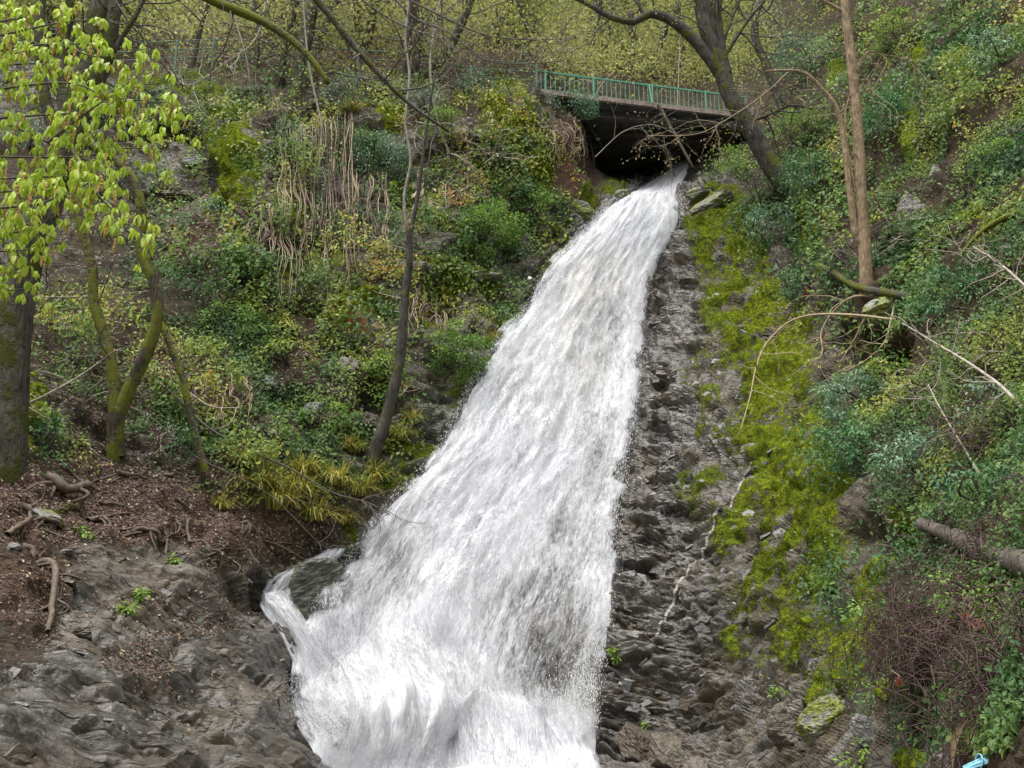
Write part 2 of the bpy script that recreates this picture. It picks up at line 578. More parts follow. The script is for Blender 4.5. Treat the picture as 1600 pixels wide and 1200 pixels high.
M_FENCE = simple_mat('faded grey green paint', (0.04, 0.10, 0.07), (0.13, 0.21, 0.17), 10, 0.55, 0.4, 0.15)
M_EDGE = simple_mat('weathered concrete edge', (0.12, 0.09, 0.08), (0.36, 0.29, 0.26), 6, 0.8, 0.2)
M_STEEL = simple_mat('dark sooty steel', (0.04, 0.04, 0.047), (0.11, 0.105, 0.115), 3, 0.65, 0.3)
M_RUST = simple_mat('dark rusty steel', (0.05, 0.042, 0.042), (0.15, 0.12, 0.115), 4, 0.7, 0.3)
M_POLE = simple_mat('weathered pole', (0.10, 0.075, 0.06), (0.26, 0.21, 0.18), 7, 0.7, 0.3)
M_LOG = bark_mat('grey dead log', (0.03, 0.025, 0.02), (0.19, 0.165, 0.14), (0.1, 0.1, 0.02), -0.04, 9)
M_ROPE = simple_mat('blue rope', (0.10, 0.28, 0.36), (0.25, 0.50, 0.60), 30, 0.6, 0.3)
M_PLASTIC = simple_mat('white plastic', (0.6, 0.6, 0.58), (0.8, 0.8, 0.78), 8, 0.4, 0.4)
M_DRYLEAF = leaf_mat('long dry leaf', [(0.0, (0.30, 0.22, 0.13)), (1.0, (0.52, 0.42, 0.30))], 0.2, 0.3, 0.6)
M_POOL = None

# ------------------------------------------------------------------ the valley: survey points (pixel direction, metres up the valley)
CTRL = '''
1045 300 38.2 1050 255 42.6 1062 225 47 1010 320 35.3 960 400 32.6 900 500 30 850 600 28 800 700 26 760 800 24.3 720 900 23 700 1000 21.8 690 1100 20.8 690 1185 20
560 1000 21.9 500 1080 20.9 860 1000 21.6 870 1100 20.8 860 1185 20
1050 400 33 1050 500 30 1050 600 27.5 1050 700 25.3 1050 800 23.6 1050 900 22.2 1000 1000 21.3 985 1100 20.4 1000 1190 19.4 1060 1190 18.6
1150 340 33.5 1150 400 31.2 1150 500 28.3 1150 600 26 1150 700 23.8 1150 800 22 1150 900 20.6 1150 1000 19.5 1150 1100 18.3 1150 1190 17.3
1250 420 28.6 1250 500 26.5 1250 600 23.8 1250 700 21.4 1250 800 19.5 1250 900 18 1250 1000 16.7 1250 1150 15
1350 560 21 1330 700 18.2 1340 800 16.6 1350 900 15.2 1350 1000 13.8 1350 1150 12
1430 820 14.6 1400 900 13.8 1450 900 12.4 1450 1000 11.2 1500 1150 8.8 1600 1150 7.2 1600 1000 8 1600 850 9 1600 700 10.8 1600 600 12.6 1500 750 13.2 1500 600 15.4
1450 600 17.2 1450 450 20 1350 440 21.4 1350 500 21.2 1600 450 14.6 1600 300 17.5 1450 300 22.5 1300 330 27.5 1200 290 33.5 1240 300 32 1160 250 37
1250 150 36.5 1450 100 29 1600 100 22 1600 0 25 1350 0 40 1450 0 33 1160 200 42
1750 1150 5 1750 800 6.5 1750 500 10 1750 200 15.5 1750 0 20 2000 1200 3.8 2000 600 6 2000 0 15 2000 -300 22
1125 285 34.8 1095 312 34.4 1110 262 38.5
935 330 34.2 960 305 35.5 905 300 34.3 880 250 34.3 905 200 35 870 175 35.2 845 150 35.4 935 250 41 925 200 45 960 270 45 1000 250 50
850 120 37 900 130 56 1000 120 60 1100 130 56 950 60 70 1050 0 85 900 0 82 1150 60 62 1200 0 70
830 200 33.6 800 250 33 820 320 32.6 800 400 31.2 820 440 30.6 780 500 29.2 720 480 29.2 740 570 27.9 700 600 27 690 660 26 640 690 25.2 610 760 24.2 560 830 23.2 530 870 22.6 500 920 22 445 910 21.2 400 950 20.6
700 500 28.4 700 380 30.6 700 250 32.8 700 150 34.2 600 650 25 600 560 26.4 600 450 28 600 330 30.4 600 220 32.8 600 150 33.8
500 700 23.2 500 600 25 500 500 26.6 500 400 28 500 300 30 500 200 32.6 500 145 33.6 480 800 22.2 460 860 21.6
400 850 20.6 400 770 21.3 400 700 22.2 400 600 24 400 500 25.8 400 400 27.2 410 300 28.4 400 200 31 400 150 33.4
350 300 28.2 370 220 30 340 180 32.6 300 300 29.8 260 240 31.6 250 320 30 250 400 27.4 250 500 24.8 250 600 22 250 700 19.9 250 800 18.6 250 860 17.9
100 200 32 100 300 29 100 400 25.6 100 500 22.6 100 600 20 100 700 17.8 100 800 16.3 100 870 15.4
0 150 33 0 250 29 0 400 23.4 0 500 20.6 0 600 18 0 700 16.4 0 800 14.8 0 900 13 0 1000 11.5 0 1150 9.4
150 920 14.6 150 1000 12.8 150 1150 10.5 300 900 17 300 960 15.9 300 1050 14 300 1150 12 400 1000 17.6 420 1100 15.2 460 1190 12.9 380 1190 11.6
850 115 37.5 700 118 35 600 118 34.6 500 115 34.4 400 115 34.2 250 125 33.6 100 130 33.2 0 120 33
700 70 41 600 70 41 500 65 41 400 65 40.5 250 70 40 100 70 39 0 60 39
700 0 55 500 0 54 300 0 53 100 0 51 800 60 46 800 0 66
-200 1150 8 -200 900 11 -200 600 15 -200 300 22 -200 100 30 -200 0 38 -500 1200 6.5 -500 700 11 -500 300 17 -500 0 30
-500 -300 70 0 -300 95 500 -300 105 900 -300 120 1200 -300 110 1400 -300 75 1600 -300 40 1800 -300 28 0 -130 70 500 -130 78 900 -130 100 1200 -130 88 1400 -130 52 1600 -130 31
0 1350 8 300 1350 9.5 600 1350 12 700 1260 17.5 860 1260 17.5 900 1350 12.5 1100 1350 13 1300 1350 10.5 1500 1350 7 -500 1400 5.5 2000 1400 3.2
'''
ct = np.array(CTRL.split(), float).reshape(-1, 3)
CX, CY, CV = ct[:, 0], ct[:, 1], np.log(ct[:, 2])
_d = np.hypot(CX[:, None] - CX[None], CY[:, None] - CY[None]) / 100
_n = len(CX)
A = np.zeros((_n + 3, _n + 3))
A[:_n, :_n] = _d - 0.12 * np.eye(_n)
Pm = np.stack([np.ones(_n), CX / 1000, CY / 1000], 1)
A[:_n, _n:] = Pm
A[_n:, :_n] = Pm.T
W = np.linalg.solve(A, np.concatenate([CV, np.zeros(3)]))


def base_depth(px, py):
    px, py = np.asarray(px, float), np.asarray(py, float)
    sh = px.shape
    x, y = px.ravel(), py.ravel()
    out = np.empty(len(x))
    for i in range(0, len(x), 20000):
        q = slice(i, i + 20000)
        d = np.hypot(x[q, None] - CX[None], y[q, None] - CY[None]) / 100
        out[q] = d @ W[:_n] + W[_n] + W[_n + 1] * x[q] / 1000 + W[_n + 2] * y[q] / 1000
    return np.exp(out).reshape(sh)


def blobs(px, py, spec):
    """soft patches: (x, y, rx, ry, weight)"""
    out = np.zeros(np.shape(px))
    for x, y, rx, ry, w in spec:
        out = np.maximum(out, w * np.exp(-0.7 * (((px - x) / rx) ** 2 + ((py - y) / ry) ** 2) ** 1.5))
    return out


def axis_samples(a, b, lo, hi, step, grow):
    core = list(np.arange(a, b + step, step))
    s, x, L = step, a, []
    while x > lo:
        s *= grow
        x -= s
        L.append(x)
    s, x, R_ = step, core[-1], []
    while x < hi:
        s *= grow
        x += s
        R_.append(x)
    return np.array(L[::-1] + core + R_)


GX = axis_samples(-60, 1660, -520, 2050, 2.9, 1.07)
GY = axis_samples(-40, 1230, -330, 1420, 2.9, 1.07)
GY = np.unique(np.concatenate([GY, (GY[:-1] + GY[1:])[(GY[:-1] > 860) & (GY[:-1] < 1225)] / 2]))
PX, PY = np.meshgrid(GX, GY)
# coarse depth on a 4x lattice, then bilinear: the noise carries the fine relief
cgx, cgy = np.linspace(GX[0], GX[-1], 330), np.linspace(GY[0], GY[-1], 240)
cd = base_depth(*np.meshgrid(cgx, cgy))


def bil(grid, gx, gy, x, y):
    fx = np.clip(np.interp(x, gx, np.arange(len(gx))), 0, len(gx) - 1.001)
    fy = np.clip(np.interp(y, gy, np.arange(len(gy))), 0, len(gy) - 1.001)
    i, j = fx.astype(int), fy.astype(int)
    u, v = fx - i, fy - j
    if grid.ndim == 3:
        u, v = u[..., None], v[..., None]
    return (grid[j, i] * (1 - u) * (1 - v) + grid[j, i + 1] * u * (1 - v) + grid[j + 1, i] * (1 - u) * v + grid[j + 1, i + 1] * u * v)


def depth(px, py):
    return bil(cd, cgx, cgy, np.asarray(px, float), np.asarray(py, float))


D0 = depth(PX, PY)
P0 = at(PX, PY, D0)


def grid_normals(P):
    du = np.gradient(P, axis=1)
    dv = np.gradient(P, axis=0)
    n = unit(np.cross(dv, du))
    flip = np.sum(n * (np.array([0, 0, CAM_Z]) - P), -1) < 0
    n[flip] *= -1
    return n


N0 = grid_normals(P0)

# water margins, by photo row
WT = np.array([[235, 1066, 1086], [255, 1058, 1082], [270, 1040, 1076], [290, 1012, 1064], [312, 972, 1060], [340, 936, 1062], [380, 900, 1050], [400, 882, 1034], [450, 846, 1014], [500, 818, 1008],
               [540, 778, 1005], [580, 752, 1004], [620, 730, 1002], [660, 712, 998], [700, 694, 992], [740, 668, 985], [780, 622, 978], [820, 584, 972], [860, 552, 968], [900, 520, 966],
               [940, 494, 962], [980, 470, 958], [1020, 452, 952], [1060, 446, 946], [1100, 446, 940], [1150, 458, 934], [1190, 490, 930], [1230, 500, 935], [1275, 500, 940]], float)


def in_water(px, py, grow=0):
    L = np.interp(py, WT[:, 0], WT[:, 1]) - grow
    R_ = np.interp(py, WT[:, 0], WT[:, 2]) + grow
    return sstep(0, 14, px - L) * sstep(0, 14, R_ - px) * (py > 232)


WATER = in_water(PX, PY)
jx = PX + 26 * fbm(P0 * 0.5, 3, 5)
jy = PY + 26 * fbm(P0 * 0.5, 3, 9)
MOSSB = [(1130, 345, 60, 40, .95), (1120, 310, 40, 14, .8), (1150, 400, 55, 50, .9), (1125, 470, 45, 55, .8), (1165, 540, 60, 60, .85), (1210, 600, 50, 70, .9), (1110, 600, 35, 60, .6), (1110, 680, 35, 40, .55),
         (1180, 700, 60, 80, .8), (1100, 760, 30, 60, .6), (1130, 530, 30, 60, .7), (1200, 480, 40, 60, .8), (1230, 640, 40, 60, .9), (1310, 750, 40, 80, .9), (1230, 1000, 60, 50, .7), (1250, 730, 60, 110, .95), (1235, 850, 55, 110, .9), (1290, 830, 50, 110, 1), (1160, 830, 45, 60, .62), (1190, 920, 55, 70, .7), (1270, 960, 60, 80, .75), (1330, 1000, 45, 70, 1),
         (1290, 1060, 40, 60, .7), (1170, 1010, 50, 50, .5), (1360, 900, 40, 60, .7), (1410, 850, 14, 60, .9), (1375, 960, 16, 60, .9), (1250, 560, 30, 70, .85), (1260, 360, 22, 40, .95), (1440, 120, 18, 50, .8), (1420, 200, 14, 70, .8),
         (1550, 340, 60, 14, .8), (1410, 1090, 30, 20, .7), (1420, 1180, 40, 25, .75), (1300, 90, 14, 40, .6),
         (370, 235, 40, 75, 1), (345, 290, 35, 30, .9), (330, 250, 18, 60, .8), (800, 180, 55, 70, .75), (830, 260, 40, 50, .7), (780, 300, 60, 40, .6), (690, 320, 40, 25, .8), (620, 330, 50, 40, .6), (740, 440, 60, 25, .8), (680, 505, 40, 30, .75),
         (560, 470, 60, 40, .7), (490, 420, 60, 40, .65), (560, 230, 60, 30, .6), (620, 195, 40, 30, .6), (655, 700, 70, 20, .8), (620, 740, 50, 30, .7), (548, 815, 18, 40, .9), (720, 620, 40, 40, .55), (800, 510, 30, 40, .6), (660, 760, 40, 35, .7),
         (20, 650, 40, 60, .8), (50, 690, 30, 40, .8), (200, 130, 100, 20, .5), (300, 130, 60, 18, .6), (960, 300, 30, 16, .7), (990, 290, 25, 12, .7), (920, 310, 25, 25, .6), (830, 560, 20, 60, .5), (90, 810, 25, 8, .8), (130, 870, 40, 20, .4), (450, 330, 50, 60, .5)]
streak = fbm(P0 * np.array([1.5, 1.5, 0.45]), 4, 55)
moss = blobs(jx, jy, MOSSB) * (0.95 + 1.1 * streak) + 0.12 * streak
moss = np.clip(moss, 0, 1)
soilB = [(150, 790, 330, 75, 1), (420, 820, 120, 60, .9), (30, 930, 70, 90, .95), (20, 1010, 50, 60, .7), (300, 560, 330, 160, .75), (880, 240, 45, 60, 1), (900, 290, 40, 40, .7), (300, 380, 330, 110, .65), (700, 90, 800, 40, .95), (1200, 420, 50, 30, .6),
         (1500, 450, 200, 350, .8), (1300, 250, 160, 160, .8), (1470, 1000, 120, 150, .9), (1620, 1080, 140, 200, 1), (1560, 880, 120, 120, .9), (1010, 150, 160, 120, .9), (600, -100, 1500, 130, 1), (1340, 60, 150, 90, 1), (1570, 60, 160, 150, 1), (1215, 130, 60, 60, .9), (380, 175, 420, 55, .55), (700, 170, 160, 50, .5), (60, 260, 160, 90, .7), (1130, 560, 25, 60, .5), (230, 1020, 40, 20, .5), (1180, 1060, 60, 60, .45), (80, 500, 160, 100, .8)]
soil = blobs(jx, jy, soilB)
wet = blobs(jx, jy, [(1040, 500, 70, 130, 1), (1060, 700, 90, 160, 1), (1030, 900, 110, 160, 1), (1000, 1080, 90, 120, .8), (1060, 370, 40, 40, .9), (230, 1080, 330, 130, 1.0), (420, 1050, 60, 120, .9), (480, 930, 60, 50, 1), (620, 780, 60, 60, 1), (700, 680, 40, 60, 1),
                     (560, 880, 50, 40, 1), (1150, 1000, 100, 160, .5), (900, 330, 60, 30, .7), (1000, 1180, 120, 40, .8)])
wet = np.maximum(wet, in_water(PX, PY, 25))
litter = blobs(jx, jy, [(150, 800, 330, 70, .85), (400, 840, 100, 40, .8), (215, 1030, 50, 25, .8), (290, 985, 80, 14, .8), (300, 640, 250, 90, .5), (640, 95, 260, 22, .9), (300, 120, 250, 20, .6), (310, 360, 90, 60, .7), (1250, 480, 40, 50, .4), (1130, 560, 25, 60, .4)])
red = blobs(jx, jy, [(885, 250, 40, 60, .85), (900, 300, 40, 40, .5), (20, 960, 70, 90, .3)])
green = blobs(jx, jy, [(690, 700, 40, 90, 1), (640, 770, 50, 50, 1), (570, 850, 60, 40, .9), (740, 620, 30, 60, .9), (540, 900, 50, 40, .8), (800, 540, 20, 60, .7)])
for arr in (moss, soil, litter):
    arr *= 1 - WATER
# relief
sc = np.clip(D0 / 24, 0.35, 2.2)
veg = np.clip(soil + 0.6 * moss, 0, 1)
rockm = 1 - veg
def bedding(ns, t, k):
    ns = unit(np.array(ns))
    t = np.array(t, float)
    t = unit(t - ns * (t @ ns))
    w = np.cross(t, ns)
    return unit(k * ns + w)


nA = bedding((0.15, -0.6, 0.78), (0.94, 0.2, 0.30), 0.35)
nB = bedding((-0.4, -0.6, 0.70), (0.9, -0.2, -0.25), 0.45)
sideB = sstep(700, 950, PX)[..., None]
nS = unit(nA * (1 - sideB) + nB * sideB)
aS = unit(np.cross(nS, np.array([0.2, 1.0, 0.1])))
bS = np.cross(nS, aS)
warp = 0.30 * fbm(P0 * 0.40, 3, 31)
cs = np.sum(P0 * nS, -1) + warp
ca, cb = np.sum(P0 * aS, -1), np.sum(P0 * bS, -1)


def terrace(c, th, seed, lat=0.7):
    ph = c / th + 0.8 * fbm(np.stack([ca * lat, cb * lat, c * 0 + seed], -1), 3, seed)
    f = ph - np.floor(ph)
    lev = _hash(np.floor(ph).astype(np.int64), np.floor(ca * lat + fbm(np.stack([cb, c, ca], -1) * 0.8, 2, seed)).astype(np.int64), np.floor(cb * lat).astype(np.int64), seed)
    return (sstep(0.0, 0.2, f) * (1 - 0.85 * f)) * (0.35 + lev)


def blocks(scale, seed):
    """fractured bedrock: every cell of a skewed lattice is a block with its own height and tilt"""
    q = np.stack([ca, cb, cs], -1) / (np.array(scale) * (1 + (1 - sideB) * np.array([0.9, 0.6, -0.45]) + sideB * np.array([0.5, 0.2, -0.40])))
    q = q + 0.25 * fbm(q * 0.7, 2, seed + 60)[..., None]
    i0 = np.floor(q).astype(np.int64)
    best = np.full(q.shape[:-1], 9.0)
    sec = np.full(q.shape[:-1], 9.0)
    h = np.zeros(q.shape[:-1])
    for a in (-1, 0, 1):
        for b in (-1, 0, 1):
            for c in (-1, 0, 1):
                k = i0 + np.array([a, b, c])
                f = np.stack([_hash(k[..., 0], k[..., 1], k[..., 2], seed + t) for t in range(3)], -1)
                rel = q - (k + f)
                d = np.sum(rel * rel, -1)
                r1 = _hash(k[..., 0], k[..., 1], k[..., 2], seed + 5)
                r2 = _hash(k[..., 0], k[..., 1], k[..., 2], seed + 6)
                r3 = _hash(k[..., 0], k[..., 1], k[..., 2], seed + 7)
                hh = (r1 - 0.5) + 0.9 * ((r2 - 0.5) * rel[..., 0] + (r3 - 0.5) * rel[..., 1]) - 0.35 * rel[..., 2]
                near = d < best
                sec = np.where(near, best, np.minimum(sec, d))
                h = np.where(near, hh, h)
                best = np.where(near, d, best)
    edge = np.sqrt(sec) - np.sqrt(best)
    return h, edge


b1, e1 = blocks((1.5, 1.1, 0.55), 101)
b2, e2 = blocks((0.55, 0.42, 0.17), 131)
disp = 0.65 * fbm(P0 * 0.28, 4, 1) * sc
disp += 0.22 * ridged(P0 * 0.9, 3, 3) * (0.5 + 0.5 * sc)
blk = 0.42 * b1 - 0.10 * (1 - sstep(0.0, 0.10, e1)) + 0.135 * b2 - 0.05 * (1 - sstep(0.0, 0.14, e2))


def blur(a, it):
    for _ in range(it):
        a = (np.roll(a, 1, 0) + 2 * a + np.roll(a, -1, 0)) / 4
        a = (np.roll(a, 1, 1) + 2 * a + np.roll(a, -1, 1)) / 4
    return a


lw = 1 - sstep(600, 900, PX)
blk = blur(blk, 1) * (1 - lw) + blur(blk, 2) * lw
disp += (0.18 + 0.82 * rockm) * (1 - WATER) * blk * np.clip(sc, 0.4, 1.15)
disp += (1 - rockm) * 0.10 * fbm(P0 * 3.3, 3, 12)
mossy = sstep(0.35, 0.75, moss)
disp += mossy * (0.10 + 0.10 * fbm(P0 * 5.0 * np.array([1, 1, 0.4]), 3, 14))
disp -= 1.3 * blobs(jx, jy, [(1365, 555, 42, 34, 1), (1385, 835, 34, 28, .7), (250, 205, 60, 16, .9), (300, 260, 30, 30, .6), (470, 190, 60, 16, .6), (690, 470, 30, 30, .7), (460, 620, 40, 20, .5), (1240, 350, 20, 30, .6), (590, 620, 30, 24, .6), (740, 400, 40, 16, .6)])
disp *= (1 - 0.75 * WATER)
disp -= 0.25 * WATER
far = sstep(36, 46, D0)
disp *= (1 - 0.4 * far)
P1 = P0 + N0 * disp[..., None]
N1 = grid_normals(P1)
lat_ = 1.7 + 0.9 * sideB[..., 0]
strat = np.stack([ca * lat_, cb * lat_, cs * 5.5], -1)
ny, nx = PX.shape
idx = np.arange(ny * nx).reshape(ny, nx)
quads = np.stack([idx[:-1, :-1], idx[1:, :-1], idx[1:, 1:], idx[:-1, 1:]], -1).reshape(-1, 4)
rockface = (rockm * (1 - mossy) > 0.45)
flatf = rockface[:-1, :-1].ravel()
me = make_mesh('hillside', P1.reshape(-1, 3), quads, M_CLIFF, ~flatf,
               {'moss': moss.ravel(), 'soil': soil.ravel(), 'wet': wet.ravel(), 'litter': litter.ravel(), 'red': red.ravel(), 'green': green.ravel(), 'block': (0.5 + 0.6 * b2 + 0.4 * b1).ravel(), 'strat': strat.reshape(-1, 3)})
hillside = add_obj('hillside', me)
tag(hillside, 'steep rocky gorge sides of wet schist, brown soil and moss', kind='structure')


def surf(px, py):
    """point and normal on the built hillside"""
    p = bil(P1, GX, GY, np.asarray(px, float), np.asarray(py, float))
    n = unit(bil(N1, GX, GY, np.asarray(px, float), np.asarray(py, float)))
    return p, n


def soft(px, py):
    p = bil(P0, GX, GY, np.asarray(px, float), np.asarray(py, float))
    return p


def ground_depth(px, py):
    return surf(px, py)[0][..., 1]


# ground far around, below the pool
gr = make_mesh('ground', [[-700, -700, -1.2], [700, -700, -1.2], [700, 700, -1.2], [-700, 700, -1.2]], [[0, 1, 2, 3]], simple_mat('brown ground', (0.03, 0.025, 0.02), (0.08, 0.068, 0.05), 0.6, 0.9, 0.2))
tag(add_obj('ground', gr), 'brown valley floor around the pool', kind='structure')

# the gorge goes on behind the viewer: unseen sides added to block low sky light
az = np.linspace(math.radians(62), math.radians(298), 90)
rr = np.array([6, 9, 12, 15, 19, 24, 30, 38, 50.])
AZ, RR = np.meshgrid(az, rr)
zz = np.interp(RR, [6, 12, 20, 38, 50], [-0.6, 0.5, 9, 25, 30]) * (0.72 + 0.28 * np.abs(np.sin(AZ))) 
pv = np.stack([RR * np.sin(AZ), RR * np.cos(AZ), zz], -1)
pv = pv + 0.8 * fbm(pv * 0.2, 3, 66)[..., None]
ix = np.arange(AZ.size).reshape(AZ.shape)
q = np.stack([ix[:-1, :-1], ix[1:, :-1], ix[1:, 1:], ix[:-1, 1:]], -1).reshape(-1, 4)
tag(add_obj('valley_light_block', make_mesh('valley_light_block', pv.reshape(-1, 3), q, simple_mat('light blocking slope', (0.03, 0.04, 0.015), (0.10, 0.11, 0.04), 0.8, 0.95, 0.1))), 'unseen wooded gorge slopes downstream, added to block low sky light', kind='structure')

# ------------------------------------------------------------------ water
M_WATER = [water_mat('white water base', 0.36, 0.66, 1), water_mat('white water curtain', 0.45, 0.68, 2, 1.25), water_mat('white water spray curtain', 0.50, 0.70, 3, 1.8)]


def water_sheet(name, table, ns, nt, off, covf, mat, seed, amp, parent, bulge=0.35, mudf=None):
    s = np.linspace(0, 1, ns)
    tt = np.linspace(0, 1, nt)
    yy = np.interp(tt, np.linspace(0, 1, len(table)), table[:, 0]) if False else table[0, 0] + (table[-1, 0] - table[0, 0]) * tt
    L = np.interp(yy, table[:, 0], table[:, 1])
    R_ = np.interp(yy, table[:, 0], table[:, 2])
    k = np.ones(9) / 9
    L = np.convolve(np.pad(L, 4, 'edge'), k, 'valid')
    R_ = np.convolve(np.pad(R_, 4, 'edge'), k, 'valid')
    S, Yp = np.meshgrid(s, yy)
    Xp = L[:, None] + (R_ - L)[:, None] * S
    B = soft(Xp, Yp)
    Nn = grid_normals(B)
    du = np.linalg.norm(np.diff(B, axis=1, prepend=B[:, :1]), axis=-1).cumsum(1)
    dv = np.linalg.norm(np.diff(B, axis=0, prepend=B[:1]), axis=-1).cumsum(0)
    wid = du[:, -1:].mean()
    u = (S - 0.5) * (0.45 * du[:, -1:] + 0.55 * wid)
    v = dv[:, dv.shape[1] // 2][:, None] + 0 * S
    fl = np.stack([u, v, 0 * u], -1)
    prof = np.clip(4 * S * (1 - S), 0, 1) ** 0.6
    d = off + bulge * prof + amp * prof * (fbm(np.stack([u * 0.9, v * 0.35, u * 0 + seed], -1), 3, seed) + 0.38 * fbm(np.stack([u * 3.4, v * 1.0, u * 0 + seed], -1), 3, seed + 4))
    d = d * (1 - 0.85 * sstep(1150, 1235, Yp)) * (0.45 + 0.55 * sstep(255, 350, Yp))
    V = B + Nn * d[..., None]
    cov = covf(np.clip(S + 0.11 * np.where(S < 0.5, -1, 1) * np.abs(S - 0.5) * 2 * fbm(np.stack([0 * u + 3 * S, v * 1.1, 0 * u + seed], -1), 3, seed + 2), 0, 1), Xp, Yp)
    mud = mudf(Xp, Yp) if mudf is not None else 0 * S
    a, b = V.shape[:2]
    ix = np.arange(a * b).reshape(a, b)
    q = np.stack([ix[:-1, :-1], ix[1:, :-1], ix[1:, 1:], ix[:-1, 1:]], -1).reshape(-1, 4)
    me = make_mesh(name, V.reshape(-1, 3), q, mat, True, {'flow': fl.reshape(-1, 3), 'cov': cov.ravel(), 'mud': mud.ravel()})
    return add_obj(name, me, parent), V


waterfall = bpy.data.objects.new('waterfall', None)
COL.objects.link(waterfall)
tag(waterfall, 'broad white waterfall sliding down the steep rock chute', 'waterfall', kind='structure')


def edgefall(S, a=0.07, b=0.10):
    return sstep(0, a, S) * sstep(0, b, 1 - S)


def cov_main(S, X, Y):
    c = 0.36 + 0.33 * edgefall(S, 0.05, 0.05)
    c -= 0.28 * blobs(X, Y, [(865, 1020, 75, 130, 1), (830, 1130, 90, 50, .8), (900, 850, 50, 90, .6), (800, 640, 40, 60, .4), (740, 900, 40, 80, .4), (930, 700, 40, 150, .55), (720, 700, 25, 60, .6), (620, 900, 40, 60, .8), (560, 960, 40, 60, .8), (950, 560, 35, 120, .5)])
    c += 0.2 * blobs(X, Y, [(1040, 300, 60, 50, 1), (600, 1150, 150, 50, 1)])
    return c


def cov_b(S, X, Y):
    c = 0.08 + 0.18 * sstep(305, 390, Y) + 0.30 * edgefall(S, 0.08, 0.10)
    c -= 0.20 * blobs(X, Y, [(870, 1000, 80, 140, 1), (620, 900, 50, 80, .6), (960, 650, 40, 200, .7)])
    return c


mudf = lambda X, Y: blobs(X, Y, [(930, 470, 60, 50, 1), (900, 560, 60, 70, .8), (860, 640, 60, 60, .5), (640, 1120, 120, 60, .5)])
_, WV = water_sheet('water_sheet', WT, 110, 320, 0.12, cov_main, M_WATER[0], 3, 0.30, waterfall, 0.35, mudf)
water_sheet('water_sheet', WT[4:] + np.array([0, -3, 3]), 110, 320, 0.30, cov_b, M_WATER[1], 8, 0.38, waterfall, 0.45, mudf)
water_sheet('water_sheet', WT[5:] + np.array([0, -14, 6]), 100, 300, 0.52, lambda S, X, Y: cov_b(S, X, Y) + 0.02, M_WATER[2], 13, 0.45, waterfall, 0.6, mudf)
# side branch spilling left round the dark boulder
ST = np.array([[864, 498, 536], [878, 458, 530], [892, 432, 506], [905, 402, 474], [925, 386, 456], [950, 384, 452], [975, 396, 464], [1000, 412, 480], [1040, 430, 505], [1080, 442, 520], [1130, 452, 530], [1180, 490, 560]], float)
cov_s = lambda S, X, Y: 0.18 + 0.42 * edgefall(S, 0.30, 0.22)
water_sheet('side_stream', ST, 60, 150, 0.16, cov_s, M_WATER[0], 21, 0.14, waterfall, 0.06)
water_sheet('side_stream', ST + np.array([0, -4, 2]), 60, 150, 0.30, lambda S, X, Y: cov_s(S, X, Y) - 0.04, M_WATER[1], 25, 0.18, waterfall, 0.08)

# foam heaped up where the fall lands
FT = np.array([[1075, 452, 936], [1100, 450, 938], [1140, 458, 940], [1180, 480, 942], [1215, 498, 944], [1250, 505, 944]], float)


def cov_foam(S, X, Y):
    return 0.12 + 0.52 * edgefall(S, 0.10, 0.08) * sstep(1080, 1165, Y + 30 * fbm(np.stack([S * 9, S * 0, S * 0], -1), 3, 5))


water_sheet('splash_foam', FT, 120, 60, 0.45, cov_foam, M_WATER[0], 31, 0.75, waterfall, 0.45)
water_sheet('splash_foam', FT + np.array([0, -22, 4]), 120, 60, 0.75, lambda S, X, Y: cov_foam(S, X, Y) - 0.06, M_WATER[2], 35, 0.9, waterfall, 0.6)

# droplets thrown off the water: uncountable
nd = 44000
yy = np.where(RNG.random(nd) < 0.75, RNG.uniform(300, 1185, nd), 1190 - np.abs(RNG.normal(0, 60, nd)))
L = np.interp(yy, WT[:, 0], WT[:, 1])
R_ = np.interp(yy, WT[:, 0], WT[:, 2])
u = RNG.random(nd)
edge = RNG.random(nd)
side = np.where(RNG.random(nd) < 0.45, 0.0, 1.0)
s_ = np.where(edge < 0.72, np.where(side < 0.5, -0.03 + np.abs(RNG.normal(0, 0.06, nd)), 1.0 - np.abs(RNG.normal(0, 0.06, nd))), u)
s_ = s_ + RNG.normal(0, 0.012, nd)
xx = L + (R_ - L) * s_
pp = soft(xx, yy)
p2 = soft(L + (R_ - L) * 0 + (np.interp(yy + 8, WT[:, 0], WT[:, 1]) + (np.interp(yy + 8, WT[:, 0], WT[:, 2]) - np.interp(yy + 8, WT[:, 0], WT[:, 1])) * s_ - L), yy + 8)
fd = unit(p2 - pp + RNG.normal(0, 0.02, pp.shape))
nn = bil(N0, GX, GY, xx, yy)
pp = pp + nn * (0.25 + np.abs(RNG.normal(0, 0.28, nd)) * (1 + 1.2 * sstep(1000, 1180, yy)))[:, None]
DROP = (np.array([[0, 0, 0], [0.35, 0.09, 0.0], [0.35, -0.05, 0.08], [0.35, -0.05, -0.08], [1, 0, 0]]), np.array([[0, 2, 1], [0, 3, 2], [0, 1, 3], [4, 1, 2], [4, 2, 3], [4, 3, 1]]))
V, Fc, T = leaves(pp, fd, nn, RNG.uniform(0.02, 0.10, nd) * (0.5 + 0.8 * RNG.random(nd) ** 2) * np.clip(pp[:, 1] / 24, 0.7, 1.4), RNG.random(nd), DROP)
m, nt, out = new_mat('white droplets')
NT(nt).bsdf(out, (0.66, 0.67, 0.68), 0.3, 0.4)
sp = add_obj('spray', make_mesh('spray', V, Fc, m, True), waterfall)
sp['kind'] = 'stuff'

